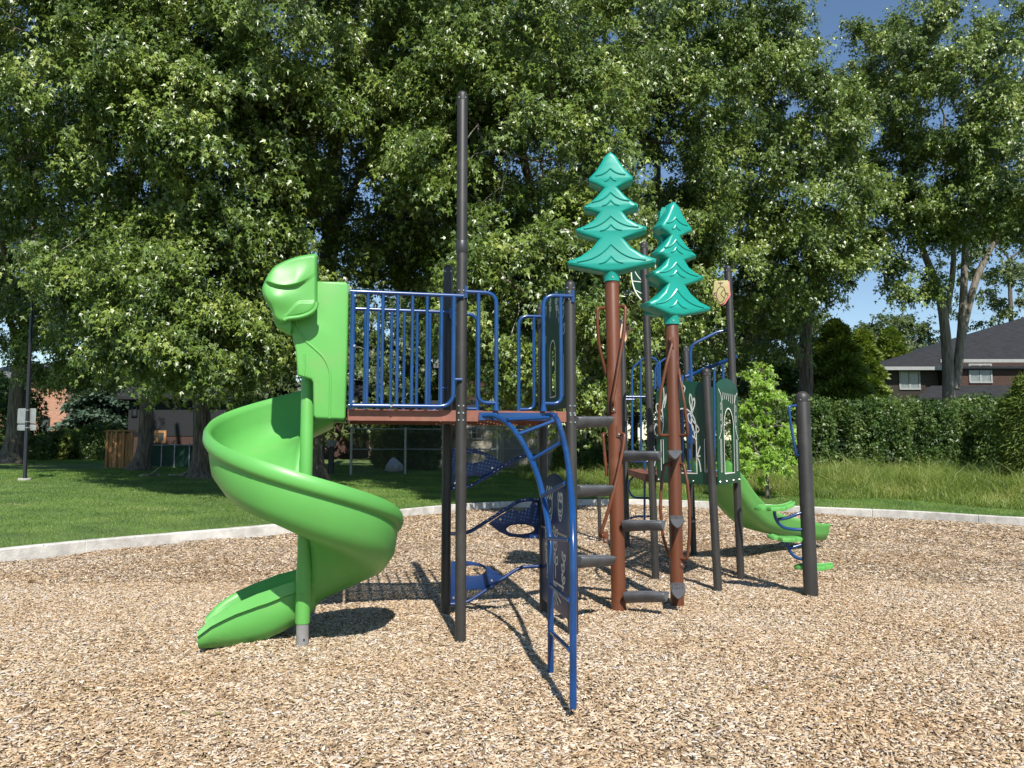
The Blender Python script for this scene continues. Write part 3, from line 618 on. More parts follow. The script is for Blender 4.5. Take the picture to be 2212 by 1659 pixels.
TREE = [(0, 1095), (50, 1055), (90, 985), (130, 925), (195, 858), (192, 822), (130, 792), (62, 762), (130, 685), (180, 640), (240, 602), (238, 570), (170, 555), (108, 538), (150, 480), (230, 430), (312, 400), (306, 365), (230, 335), (110, 300), (170, 225), (270, 155), (392, 112), (382, 72), (230, 38), (80, 5), (0, 2)]
def tree_topper(c, size, yaw, label, ls=1.0):
    s = size / 1095.0; out = [(x * s, y * s) for x, y in TREE[1:-1]]; out = [(0, TREE[0][1] * s)] + out + [(0, 2 * s)] + [(-x * ls, y) for x, y in out[::-1]]
    mb = MB()
    for k in range(2):
        a = yaw + k * R(90); fr = Frame(c, (math.cos(a), math.sin(a), 0))
        sc_ = 1 if k == 0 else .93
        if k == 0: mb.plate(fr, out, (), .20, .035)
        else: mb.plate(fr, [(max(x * sc_, .03), y * .97) for x, y in out], (), .20, .035)
        for s_ in (1, -1):
            nn = s_ * .1005
            for (cy, w0_, h_) in ((935, 132, 62), (860, 52, 40), (720, 165, 85), (648, 75, 50), (505, 240, 110), (428, 95, 55), (250, 300, 150), (145, 105, 65)):
                for sx in ((-1, 1) if k == 0 else (1,)):
                    w_ = w0_ * (ls if sx < 0 else 1); pts = [(0, cy * s), (sx * w_ * .28 * s, (cy - h_ * .52) * s), (sx * w_ * .62 * s, (cy - h_ * .86) * s), (sx * w_ * s, (cy - h_) * s)]
                    pts = smooth_path([(x, y, 0) for x, y in pts], 4)
                    mb.tube([fr.w(q.x * sc_, q.y, nn) for q in pts], .0085, 6)
    fr = Frame(c, (1, 0, 0)); mb.tube([c + Vector((0, 0, -.075)), c + Vector((0, 0, -.01)), c + Vector((0, 0, .03))], [.079, .079, .095], 24)
    q = c + Vector((0, -.08, -.045)); mb.tube([q, q + Vector((0, -.007, 0))], [.011, .007], 10, mi=1)
    o = mb.build('tree_topper', ['teal', 'bolt'], PS); o['label'] = label; return o
c1 = P(1321, 597, 7.4); c1.z += .02
tree_topper(c1, P(1319, 335, 7.4).z - P(1319, 594, 7.4).z, R(-7), 'taller teal moulded conifer on a brown trunk post')
c2 = P(1451, 690, 7.75); c2.z += .02
tree_topper(c2, P(1450, 442, 7.75).z - P(1450, 688, 7.75).z, R(22), 'shorter teal moulded conifer on a brown trunk post', .76)

C6 = lambda x, y, D: P(1206.8 + .23144 * x, 658.3 + .23144 * y, D)
C7 = lambda x, y, D: P(1206.8 + .2645 * x, 932.5 + .2645 * y, D)
def hold(pts, f, plates=()):
    p = rounded([f(*q) for q in pts], .03, 4); mb = MB().tube(p, .0155, 10)
    for x, y, D in plates:
        c = f(x, y, D); mb.box(c, (.05, .012, .11)); mb.tube([c + Vector((0, -.006, -.03)), c + Vector((0, -.018, -.03))], [.012, .008], 8, mi=1)
    return mb.build('handhold', ['brown', 'bolt'], PS)
hold([(440, 30, 7.42), (362, 30, 7.36), (362, 200, 7.36), (380, 400, 7.38), (420, 560, 7.4), (450, 680, 7.44)], C6)
hold([(555, 14, 7.40), (625, 14, 7.32), (612, 250, 7.29), (570, 500, 7.26), (530, 750, 7.24), (500, 915, 7.22), (505, 935, 7.33)], C6, ((512, 950, 7.328),))
hold([(545, 1206, 7.36), (618, 1206, 7.28), (600, 1350, 7.26), (545, 1620, 7.23), (470, 1900, 7.22), (395, 2130, 7.24), (385, 2165, 7.28), (430, 2160, 7.34)], C6, ((562, 1180, 7.326), (437, 2170, 7.328)))
hold([(425, 1200, 7.48), (415, 1215, 7.44), (430, 1400, 7.44), (450, 1600, 7.45)], C6)
hold([(1052, 330, 7.66), (1060, 370, 7.58), (1005, 560, 7.55), (955, 800, 7.55), (935, 1050, 7.58), (940, 1220, 7.60), (1020, 1218, 7.7)], C6, ((1054, 350, 7.675),))
hold([(1120, 600, 7.74), (1135, 700, 7.66), (1170, 900, 7.62), (1196, 1100, 7.62), (1206, 1220, 7.64), (1130, 1218, 7.72)], C6)
hold([(920, 262, 7.72), (862, 265, 7.64), (840, 420, 7.62), (830, 620, 7.62), (850, 850, 7.66), (900, 1020, 7.72)], C7)
hold([(990, 262, 7.72), (1022, 265, 7.66), (1052, 420, 7.62), (1070, 620, 7.62), (1068, 850, 7.62), (1050, 1045, 7.64), (1000, 1035, 7.69)], C7, ((1002, 1060, 7.69),))
# grey foot steps: log with flat top and keel bottom
def step(p0, p1, w0=.072, w1=.066):
    p0, p1 = Vector(p0), Vector(p1); d = (p1 - p0).normalized(); s_ = Vector((-d.y, d.x, 0)).normalized(); up = Vector((0, 0, 1))
    prof = [(-1, 0), (-1.0, .10), (-.93, .20), (-.5, .24), (0, .25), (.5, .24), (.93, .20), (1, .10), (1, 0), (.85, -.35), (.55, -.8), (.2, -1.15), (0, -1.25), (-.2, -1.15), (-.55, -.8), (-.85, -.35)]
    rings = []; L_ = (p1 - p0).length
    for t, k in ((0, .86), (.03, 1), (.3, .97), (.7, .97), (.96, 1.04), (1, .88)):
        w_ = (w0 + (w1 - w0) * t) * k; c = p0 + d * L_ * t; rings.append([c + s_ * (x * w_) + up * (y * w_ * (1 - .12 * t)) for x, y in prof])
    mb = MB().loft(rings)
    for i in range(-3, 4):                     # tread ribs
        mb.tube([p0 + d * .02 + s_ * (i * w0 * .24) + up * (w0 * .235), p1 - d * .02 + s_ * (i * w1 * .24) + up * (w1 * .215)], .0028, 4)
    for t in (.3, .86):
        c = p0 + d * L_ * t + up * w0 * .24; mb.tube([c, c + up * .008], [.016, .011], 10, mi=1)
    return mb.build('foot_step', ['grey_step', 'dark_metal'], PS)
for xa, xb, y_, D0, D1 in ((1240, 1317, 905, 6.62, 6.9), (1243, 1317, 1053, 6.62, 6.9), (1246, 1321, 1205, 6.62, 6.9), (1345, 1426, 978, 7.36, 7.18), (1347, 1433, 1128, 7.33, 7.12), (1351, 1440, 1282, 7.31, 7.08)):
    step(P(xa, y_, D0), P(xb, y_ + (D0 - D1) * 4, D1))
for x_, y_, tilt in ((1458, 976, 0), (1463, 1117, .0), (1465, 1262, 0)):
    a = P(x_ - 2, y_, 7.70); b_ = P(x_, y_, 7.30); b_.z = a.z; step(a, b_)

# leaf, bird and owl plaques
fa = Frame(P(1390, 600, 9.22), (.93, -.36, 0))
H = lambda fr, pts: [fr.hit(*p) for p in pts]
D5 = lambda x, y: (1206.8 + .23808 * x, 318.2 + .23808 * y)
lf = [D5(*q) for q in ((772, 940), (735, 965), (700, 1010), (670, 1090), (662, 1160), (675, 1240), (700, 1310), (740, 1370), (776, 1395))]
mb = MB().plate(fa, H(fa, lf), (), .02, .003)
sg = 1 if fa.n.y < 0 else -1
mb.ribbon(fa, H(fa, lf), .014, sg * .012, 1)
for q in (((745, 960), (755, 1010), (772, 1060)), ((690, 1120), (720, 1170), (774, 1230)), ((676, 1215), (720, 1220), (774, 1225)), ((705, 1300), (740, 1320), (774, 1332)), ((712, 1010), (745, 1080), (774, 1120))): mb.ribbon(fa, H(fa, [D5(*p) for p in q]), .010, sg * .012, 1)
mb.build('leaf_plaque', ['green_panel', 'white_line'], PS)
fbd = Frame(P(1560, 630, 9.1), (1, -.1, 0)); bo = [D5(*q) for q in ((1414, 1214), (1534, 1208), (1540, 1290), (1547, 1330), (1530, 1360), (1500, 1410), (1470, 1428), (1440, 1410), (1425, 1370), (1396, 1360), (1394, 1325), (1405, 1290), (1405, 1240))]
mb = MB().plate(fbd, H(fbd, bo), (), .03, .004); sh = Vector((.02, 0, -.012)); f2 = Frame(fbd.o + Vector((.022, .02, -.01)), fbd.x); mb.plate(f2, H(fbd, bo), (), .03, .004, mi=2)
sg = 1 if fbd.n.y < 0 else -1
for q in (((1440, 1290), (1430, 1350), (1455, 1405), (1490, 1395), (1510, 1340), (1500, 1285), (1470, 1265), (1440, 1290)), ((1505, 1290), (1470, 1330), (1500, 1370)), ((1400, 1330), (1425, 1320), (1398, 1350), (1425, 1345)), ((1540, 1330), (1515, 1325), (1536, 1350)), ((1445, 1228), (1465, 1240), (1490, 1228)), ((1466, 1222), (1466, 1256))):
    mb.ribbon(fbd, H(fbd, [D5(*p) for p in q]), .010, sg * .017, 1)
mb.build('bird_plaque', ['tan', 'line_dark', 'pink'], PS)
fo = Frame(P(1355, 715, 8.6), (1, 0, 0)); oc = [(1206.8 + .23144 * x, 658.3 + .23144 * y) for x, y in ((628, 205), (650, 192), (672, 200), (690, 225), (672, 245), (655, 262), (648, 290), (634, 330), (618, 355), (612, 330), (622, 280), (612, 245))]
mb = MB().plate(fo, H(fo, oc), (), .025, .004); ov = [(1206.8 + .23144 * x, 658.3 + .23144 * y) for x, y in ((585, 178), (596, 180), (580, 318), (566, 305))]; mb.plate(fo, H(fo, ov), (), .025, .003)
sg = 1 if fo.n.y < 0 else -1; mb.ribbon(fo, H(fo, [(1206.8 + .23144 * x, 658.3 + .23144 * y) for x, y in ((640, 208), (632, 222), (642, 235), (652, 222), (640, 208))]), .008, sg * .014, 1)
mb.build('owl_plaque', ['peach', 'line_dark'], PS)

# blue bars of the far deck
def bars(name, lst, D, r=.0165, bend=.08):
    mb = MB()
    for l in lst: mb.tube(rounded([P(x, y, d if len(t_) == 3 else D) for t_ in l for x, y, d in [t_ if len(t_) == 3 else (*t_, D)]], bend, 5), r, 10)
    return mb.build(name, 'blue', PS)
bars('guardrail', [[(1366, 990), (1365, 796), (1392, 772), (1408, 771), (1421, 780), (1421, 845)], [(1385, 990), (1384, 782)], [(1352, 857), (1398, 857)], [(1352, 863), (1370, 863)], [(1360, 997), (1400, 997)]], 11.6)
bars('guardrail', [[(1415, 840), (1416, 790), (1440, 772), (1462, 768)], [(1425, 842), (1425, 782)]], 11.2)
bars('handrail', [[(1571, 714), (1552, 716), (1495, 745), (1491, 760), (1493, 812), (1493, 960)]], 9.3, .020)
bars('handrail', [[(1480, 814, 9.8), (1500, 807, 9.8), (1592, 770, 9.5)]], 9.6, .026)
bars('guardrail', [[(1562, 786), (1562, 1015)], [(1543, 800), (1543, 1015)], [(1490, 1010), (1488, 800)], [(1475, 1010), (1474, 810)], [(1470, 1018), (1580, 1018)]], 10.6, .018)
bars('loop_ladder', [[(1393, 990), (1392, 1150)], [(1399, 1026), (1370, 1027), (1357, 1042), (1358, 1062), (1368, 1075), (1400, 1076)], [(1360, 1120), (1375, 1115), (1405, 1116), (1414, 1104), (1412, 1085), (1400, 1076)]], 11.4, .016, .06)

# second slide, open chute at the back
def chute(stations, profA, profB, blend, mat, name, parent, extra=None):
    rings = []
    for (c, n_, z, *hs), bl in zip(stations, blend):
        hs = hs[0] if hs else 1
        rings.append([Vector((c.x, c.y, z)) + n_ * (a[0] * (1 - bl) + b_[0] * bl) + Vector((0, 0, (a[1] * (1 - bl) + b_[1] * bl) * hs)) for a, b_ in zip(profA, profB)])
    mb = MB().loft(rings)
    if extra: extra(mb)
    return mb.build(name, mat, parent, angle=60)
UP = [(-.235, .20), (-.225, .10), (-.18, .02), (-.08, 0), (.08, 0), (.18, .02), (.225, .10), (.235, .20), (.25, .225), (.28, .225), (.29, .20), (.275, .17), (.26, .08), (.21, -.03), (.08, -.05), (-.08, -.05), (-.21, -.03), (-.26, .08), (-.275, .17), (-.29, .20), (-.28, .225), (-.25, .225)]
sl = [P(1532, 1030, 10.1), P(1560, 1040, 10.35), P(1590, 1050, 10.7), P(1625, 1050, 11.1), P(1665, 1050, 11.5), P(1705, 1050, 11.85), P(1735, 1050, 12.1), P(1752, 1050, 12.3)]
zs = [1.16, .98, .70, .46, .33, .24, .17, .15]
path = smooth_path([Vector((p.x, p.y, z)) for p, z in zip(sl, zs)], 5); st = []
for i, p in enumerate(path):
    t = path[min(i + 1, len(path) - 1)] - path[max(i - 1, 0)]; t.z = 0; t.normalize(); st.append((p, Vector((t.y, -t.x, 0)), p.z))
chute(st, UP, UP, [0] * len(st), 'lime', 'open_slide', PS)
MB().plate(Frame(P(1440, 960, 10.6), (1, 0, 0)), H(Frame(P(1440, 960, 10.6), (1, 0, 0)), [(1444, 1010), (1452, 1012), (1456, 930), (1450, 905), (1440, 900)]), (), .05, .01).build('slide_hood', 'lime', PS)

# ---------------------------------------------------------------- spiral slide
SS = bpy.data.objects.new('spiral_slide', None); COL.objects.link(SS); SS.parent = PS; SS['label'] = 'lime green moulded spiral slide'
PC = P(659, 1100, 6.2); PC.z = 0
A = [(-.31, .12), (-.28, .05), (-.2, .0), (-.06, -.02), (.08, -.02), (.2, .01), (.30, .09), (.335, .21), (.342, .33), (.352, .375), (.38, .385), (.402, .355), (.407, .30), (.39, .265), (.360, .255), (.360, .20), (.338, .06), (.26, -.05), (.1, -.09), (-.1, -.085), (-.26, -.05), (-.31, -.02), (-.315, .0), (-.318, .04), (-.32, .08), (-.32, .11)]
B = [(-.225, .285), (-.21, .12), (-.17, .03), (-.06, 0), (.06, 0), (.13, .01), (.18, .05), (.21, .13), (.22, .24), (.235, .28), (.26, .29), (.285, .27), (.29, .22), (.275, .20), (.262, .19), (.258, .12), (.235, .0), (.19, -.055), (.08, -.07), (-.08, -.07), (-.19, -.055), (-.245, .02), (-.278, .12), (-.268, .195), (-.302, .212), (-.288, .295)]
st = []; bl = []; rc = .372
for k in range(5):                           # straight entry
    t = k / 5; a = R(102); n_ = Vector((math.cos(a), math.sin(a), 0)); c = PC + n_ * rc + Vector((math.sin(a), -math.cos(a), 0)) * .20 * (1 - t); st.append((c, n_, 1.80 - .10 * t)); bl.append(0)
for k in range(61):
    t = k / 60; a = R(102 + 340 * t); n_ = Vector((math.cos(a), math.sin(a), 0)); st.append((PC + n_ * rc, n_, 1.70 - 1.36 * t)); bl.append(0 if t < .86 else min(1, (t - .86) / .14) ** 1.5)
last = st[-1]; c0 = last[0]; cend = P(437, 1300, 6.15); cend = Vector((-2.43, 6.17, 0))
h0 = Vector((-math.sin(R(442)), math.cos(R(442)), 0)); pts = []
m1 = c0 + h0 * .12
for k in range(1, 19):
    t = k / 18; p = (1 - t) ** 2 * c0 + 2 * t * (1 - t) * m1 + t * t * cend; d = 2 * (1 - t) * (m1 - c0) + 2 * t * (cend - m1); d.normalize()
    z = float(np.interp(t, [0, .3, .68, 1], [.34, .235, .085, .045])); hs_ = float(np.interp(t, [0, .3, .55, .7, .85, .94, 1], [1, .93, 1.12, 1.14, .95, .72, .42])); n0_ = Vector((d.y, -d.x, 0)); n1_ = Vector((-.27, .96, 0)); n0_ = n0_.lerp(n1_, t ** 1.5).normalized(); st.append((Vector((p.x, p.y, 0)), n0_, z, hs_)); bl.append(1)
chute(st, A, B, bl, 'lime', 'chute', SS)
# moulded boss on the exit wall
pa = P(659, 811, 6.2); pb = P(659, 1346, 6.2)
MB().tube([Vector((PC.x, PC.y, pa.z)), Vector((PC.x, PC.y, pa.z - .01)), Vector((PC.x, PC.y, 1.3)), Vector((PC.x, PC.y, pb.z + .5)), Vector((PC.x, PC.y, pb.z + .38)), Vector((PC.x, PC.y, pb.z + .01)), Vector((PC.x, PC.y, pb.z))], [.047, .051, .051, .052, .058, .058, .055], 28).build('pole_sleeve', 'lime', SS)
mb = MB().tube([Vector((PC.x, PC.y, pb.z)), Vector((PC.x, PC.y, -.1))], .049, 24); q = Vector((PC.x + .025, PC.y - .042, .045)); mb.tube([q, q + Vector((.003, -.006, 0))], .009, 10, mi=1)
mb.build('center_pole', ['steel', 'dark_metal'], SS)
# entry walls
def zh(x, y): return (537.6 + .4265 * x, 526.6 + .4265 * y)
fw = Frame(P(752, 905, 6.10), U)
wall = [(250, 350), (345, 320), (345, 193), (492, 197), (505, 212), (500, 500), (490, 880), (480, 890), (340, 885), (327, 870), (325, 702), (316, 688), (290, 680), (247, 668), (243, 600), (238, 540), (215, 440), (188, 380)]
mb = MB().plate(fw, H(fw, [zh(*q) for q in wall]), (), .07, .016, off=.0)
sg = 1 if fw.n.y < 0 else -1
rp = [Vector((*q, 0)) for q in H(fw, [zh(*q) for q in ((232, 385), (255, 440), (285, 490), (330, 530), (380, 580), (408, 640), (412, 700), (410, 885))])]
mb.tube([fw.w(q.x, q.y, sg * .034) for q in smooth_path(rp, 5)], .010, 8)
rp = [Vector((*q, 0)) for q in H(fw, [zh(*q) for q in ((283, 560), (285, 620), (278, 672))])]
mb.tube([fw.w(q.x, q.y, sg * .034) for q in smooth_path(rp, 5)], .008, 8)
mb.build('entry_wall', 'lime', SS)
fw2 = Frame(fw.o + Vd * .78, U); mb = MB(); wl = H(fw, [zh(*q) for q in wall]); mb.plate(fw2, wl, (), .07, .016)
mb.build('entry_wall', 'lime', SS)
# canopy over the chute: an outline with a pillowed face and real depth
fh = Frame(P(640, 640, 5.86), U)
co = [(322, 52), (338, 52), (346, 64), (345, 180), (344, 310), (330, 342), (300, 362), (250, 378), (200, 384), (150, 392), (160, 410), (205, 444), (150, 425), (128, 400), (120, 360), (112, 328), (90, 300), (72, 265), (68, 225), (80, 190), (95, 160), (125, 120), (180, 88), (250, 64)]
co = [(322, 52), (338, 52), (346, 64), (345.5, 120), (345, 180), (344.5, 250), (344, 310), (330, 342), (300, 362), (250, 376), (200, 388), (175, 405), (150, 398), (130, 380), (120, 350), (105, 320), (88, 296), (72, 262), (68, 225), (80, 190), (95, 160), (125, 120), (180, 88), (250, 64)]
ol = [Vector((*fh.hit(*zh(*q)), 0)) for q in co]; ol = smooth_path(ol, 6, True); zc = fh.hit(*zh(215, 230)); zc = Vector((zc[0], zc[1], 0))
def hh_(x, y):                                # face relief in the photo's own zoom coordinates
    p_ = proj(fh.w(x, y)); X, Y = (p_[0] - 537.6) / .4265, (p_[1] - 526.6) / .4265
    sst = lambda a, b_, v: (lambda t: t * t * (3 - 2 * t))(max(0, min(1, (v - a) / (b_ - a))))
    yc = 224 - .0030 * (X - 185) ** 2; wx = 1 - sst(235, 325, X); up = math.exp(-(max(0, yc - Y) / 75) ** 2) * (1 - sst(yc - 5, yc + 7, Y))
    bulb = math.exp(-(((X - 140) / 95) ** 2 + ((Y - 285) / 62) ** 2)); yf = 374 - 74 * sst(175, 270, X) ** .8; fold = sst(yf - 9, yf + 7, Y) * sst(170, 200, X)
    return (.042 * up + .045 * bulb) * (wx * .85 + .15) + .016 * fold
mb = MB(); rings = []; sg = 1 if fh.n.y < 0 else -1
for rho in [.02] + list(np.linspace(.05, .92, 38)) + [.94, .96, .98, .99, 1.0]:
    ring = []
    for p in ol:
        q = zc + (p - zc) * rho; edge = .03 * (1 - max(0, (rho - .88) / .12) ** 2) if rho > .88 else .03
        fade = 1 - rho ** 8; ring.append(fh.w(q.x, q.y, sg * (hh_(q.x, q.y) * fade + edge)))
    rings.append(ring)
for k in range(1, 9):
    t = k / 8; dd = .80 * t; sc2 = (1 - .05 * t) if t < .9 else .90
    rings.append([fh.w(zc.x + (p.x - zc.x) * sc2, zc.y + (p.y - zc.y) * sc2, 0) + Vd * dd for p in ol])
mb.loft(rings, cap=True)
mb.build('canopy', 'lime', SS, angle=75)
mb = MB()                                     # rounded lip below the canopy face
lipp = [fh.hit(*zh(*q)) for q in ((344, 300), (338, 330), (310, 356), (260, 374), (200, 382), (178, 392))]
mb.tube(smooth_path([fh.w(x, y, sg * .035) for x, y in lipp], 5), .016, 10)
lb = [fh.hit(*zh(*q)) for q in ((120, 330), (126, 395), (150, 420), (205, 443), (212, 400), (200, 372), (150, 340))]
mb.plate(Frame(fh.o + Vd * .12, U), smooth_out := [(p.x, p.y) for p in smooth_path([(x, y, 0) for x, y in lb], 3, True)], (), .20, .02)
mb.build('canopy_lip', 'lime', SS)
# hand drawn marks on the sleeve: heart, cross, ring
def mark(pts, w_=.0035): 
    q = [Vector((x, y, 0)) for x, y in pts]; q = smooth_path(q, 3) if len(q) > 2 else q
    MB().tube([Vector((PC.x + p.x, PC.y - math.sqrt(max(.0585 ** 2 - p.x ** 2, 1e-6)), p.y)) for p in q], w_ / 2, 4).build('scratched_mark', 'scuff', SS)
mark([(-.02, .30), (.018, .255)]); mark([(.012, .305), (-.015, .25)])
mark([(.0 + .012 * math.cos(a), .205 + .018 * math.sin(a)) for a in np.linspace(0, 6.28, 9)])
mark([(-.008, .335), (-.02, .352), (-.012, .365), (-.006, .356), (0, .366), (.008, .352), (-.008, .335)])
for i in range(4): mark([(-.022 + i * .011, .392), (-.018 + i * .011, .402), (-.013 + i * .011, .392)])

# ================================================================ LEAF STEP CLIMBER
LS = thing('leaf_step_post', 'thick black post with three lime leaf steps on curved blue brackets', 'climber', (G(1751, 1284).x, 8.1, 0))
post(1732.5, 845, 1752, 1285, 8.1, .072, parent=LS)
Z3 = lambda x, y, D: P(1645.6 + .2882 * x, 1014.8 + .2882 * y, D)
def leaf_plate(px0, px1, py, D, dep, curl, ph):
    a = P(px0, py, D); b_ = P(px1, py, D); c = (a + b_) / 2; L_ = (b_ - a).length / 2; rings = []
    outl = [(1, 0), (.82, .35), (.6, .42), (.5, .75), (.15, .8), (-.1, .95), (-.35, .7), (-.62, .72), (-.75, .4), (-1, .05), (-.78, -.4), (-.55, -.5), (-.4, -.85), (0, -.8), (.25, -.9), (.5, -.5), (.8, -.45)]
    outl = [(p.x, p.y) for p in smooth_path([(x, y, 0) for x, y in outl], 3, True)]
    mb = MB(); ri = []
    for s_, dz in ((.02, .012), (.5, .010), (.85, .006), (.97, 0), (1.0, -.015), (.96, -.038), (.5, -.042), (.02, -.042)):
        ri.append([Vector((c.x + x * L_ * s_, c.y + y * dep * s_, c.z + dz + curl * max(0, x * s_ * ph) ** 2)) for x, y in outl])
    mb.loft(ri); mb.tube([Vector((c.x + x * L_, c.y, c.z + .012 + curl * max(0, x * ph) ** 2)) for x in np.linspace(-.8, .85, 8)], .006, 5)
    return mb.build('leaf_step', 'lime', LS)
leaf_plate(1629, 1718, 1094, 8.05, .17, .06, 1); leaf_plate(1657, 1735, 1160, 8.15, .17, .03, -1); leaf_plate(1715, 1801, 1221, 8.2, .16, .02, 1)
def bracket(lst):
    mb = MB()
    for l in lst: mb.tube(smooth_path([Z3(*q) for q in l], 5), .017, 10)
    return mb.build('bracket', 'blue', LS)
bracket([[(92, 300, 8.05), (100, 350, 8.05), (125, 400, 8.06), (170, 435, 8.08), (230, 446, 8.1), (300, 448, 8.1)], [(122, 372, 8.06), (200, 358, 8.08), (255, 335, 8.1), (300, 322, 8.1)]])
bracket([[(188, 515, 8.12), (195, 570, 8.12), (220, 625, 8.12), (260, 658, 8.12), (320, 672, 8.12)], [(210, 585, 8.12), (250, 575, 8.12), (310, 555, 8.12)]])
C3 = lambda x, y, D: P(1590.9 + .3141 * x, 630.9 + .3141 * y, D)
MB().tube(rounded([C3(420, 780, 8.1), C3(360, 785, 8.05), C3(372, 900, 8.05), C3(410, 1120, 8.05), C3(430, 1125, 8.1)], .03, 4), .014, 10).build('grab_handle', 'blue', LS)

# ================================================================ TREES
def quasi_dirs(k):
    v = rng.normal(size=(k, 3)); return v / np.linalg.norm(v, axis=1)[:, None]
LEAF = np.array([(0, 0, 0), (-.50, .40, -.12), (-.15, .42, .03), (0, 1.05, -.16), (.15, .42, .03), (.50, .40, -.12)])
LEAF_F = [(0, 2, 1), (0, 3, 2), (0, 4, 3), (0, 5, 4)]
def leaf_mesh(name, pos, axis, nrm, size, mat, parent, shape=LEAF, faces=LEAF_F):
    axis = axis / np.linalg.norm(axis, axis=1)[:, None]; sd_ = np.cross(axis, nrm); sd_ /= np.linalg.norm(sd_, axis=1)[:, None] + 1e-9; nn = np.cross(sd_, axis)
    V = pos[:, None, :] + size[:, None, None] * (sd_[:, None, :] * shape[None, :, 0, None] + axis[:, None, :] * shape[None, :, 1, None] + nn[:, None, :] * shape[None, :, 2, None])
    return bulk(name, V, len(shape), faces, mat, parent=parent, origin=tuple(parent.location))
def branch_pts(a, b_, sag, n=5, wob=.12):
    a, b_ = Vector(a), Vector(b_); d = (b_ - a); L_ = d.length; out = []
    for i in range(n + 1):
        t = i / n; q = a + d * t; q.z += sag * L_ * math.sin(math.pi * t)
        if 0 < i < n: q += Vector((random.gauss(0, 1), random.gauss(0, 1), random.gauss(0, .6))) * wob * L_ / n
        out.append(q)
    return out
def tree(name, label, cat, base, trunk_px, crowns, blobs=26, sprays=17, per=21, lsize=.140, mat='maple_leaf', bark='bark', group=None, cutz=None, blob_r=1.1, twig_out=True, pick=None, spread=1.0):
    """crowns: (centre, (rx, ry, rz), weight); trunk_px: list of trunk/limb polylines in world points"""
    T = thing(name, label, cat, tuple(base), group)
    wood = MB(); nodes = []
    for li, (path, r0, r1) in enumerate(trunk_px):
        pp = smooth_path(path, 4); m_ = len(pp); rs = [r0 + (r1 - r0) * i / (m_ - 1) for i in range(m_)]
        if li == 0: rs[0] *= 1.7; rs[1] *= 1.35; rs[2] *= 1.12
        wood.tube(pp, rs, 12 if r0 > .1 else 7)
        for i in range(m_ // 3, m_): nodes.append((pp[i], rs[i]))
    C = []; O = []
    for (c, rr, wgt) in crowns:
        c = Vector(c); hub = min(nodes, key=lambda q: (q[0] - c).length)
        # main limbs inside the crown
        for k in range(max(3, int(5 * wgt))):
            d = Vector((random.uniform(-1, 1), random.uniform(-1, 1), random.uniform(-.3, 1))); t_ = c + Vector((d.x * rr[0], d.y * rr[1], d.z * rr[2])) * .62
            hub = min(nodes[:max(6, len(nodes))], key=lambda q: (q[0] - t_).length + (q[0] - c).length * .3 + (3 if q[0].z > t_.z else 0))
            lp = branch_pts(hub[0], t_, .10, 6, .22); r0 = min(hub[1] * .7, .13); wood.tube(lp, [r0 + (.03 - r0) * i / 6 for i in range(7)], 7)
            for i in range(2, 7): nodes.append((lp[i], r0 + (.03 - r0) * i / 6))
        n_ = int(blobs * wgt * (.74 if mat == 'maple_leaf' else 1)); dirs = quasi_dirs(n_); rad_ = rng.uniform(.35, 1.03, n_) ** .55
        pts = np.array(c) + dirs * rad_[:, None] * np.array(rr)
        for p, d in zip(pts, dirs):
            if cutz is not None and p[2] < cutz: continue
            C.append(p); O.append(d)
            pv = Vector(p); hub = min(nodes, key=lambda q: (q[0] - pv).length_squared)
            if (hub[0] - pv).length > .3:
                lp = branch_pts(hub[0], pv, random.uniform(.02, .14), 4, .2); r0 = min(hub[1] * .6, .035)
                wood.tube(lp, [r0, r0 * .85, r0 * .7, r0 * .5, .010], 5, cap=False, mi=1)
                if len(nodes) < 900: nodes.append((lp[3], r0 * .5)); nodes.append((lp[2], r0 * .6))
    wood.build('trunk', [bark, 'twig'], T, angle=80, fix=False)
    C = np.array(C); O = np.array(O); nb = len(C)
    br = blob_r * rng.uniform(.6, 1.25, nb)
    S = np.repeat(np.arange(nb), sprays); ns = len(S)
    sd0 = O[S] * .55 + quasi_dirs(ns) * .85; sd0[:, 2] -= .12; sd0 /= np.linalg.norm(sd0, axis=1)[:, None]
    st_ = C[S] + quasi_dirs(ns) * (br[S] * rng.uniform(.1, .6, ns))[:, None] * np.array([1.0, 1.0, .55]) * spread
    ln = rng.uniform(.3, .7, ns) * br[S]
    Lx = np.repeat(np.arange(ns), per); nl = len(Lx); t = rng.uniform(0, 1, nl)
    pos = st_[Lx] + sd0[Lx] * (t * ln[Lx])[:, None] + rng.normal(0, .066 * blob_r * spread, (nl, 3)); pos[:, 2] -= .30 * t * t * ln[Lx]
    ax = sd0[Lx] * .45 + rng.normal(0, .42, (nl, 3)); ax[:, 2] -= .55
    nr = O[S][Lx] * .5 + rng.normal(0, .45, (nl, 3)); nr[:, 2] += .7; nr[:, 1] -= .45
    leaf_mesh('crown', pos, ax, nr, lsize * rng.uniform(.6, 1.2, nl), mat, T)
    return T
gz = lambda x, y: float(lawn_z(x, y))
def gp(px, D):                                   # a point on the lawn under image column px at distance D
    x = (px - CX) / F * D * 1.0; x = P(px, 970, D).x; return Vector((x, D, gz(x, D) - .05))
def cr(px, py, D, rx, ry, rz, w_=1.0): return (P(px, py, D), (rx, ry, rz), w_)
def tp(D, *pts, base=None):
    out = [P(x, y, d) for x, y, d in [q if len(q) == 3 else (*q, D) for q in pts]]
    return ([base] if base is not None else []) + out
MT = 'maples along the back of the lawn'
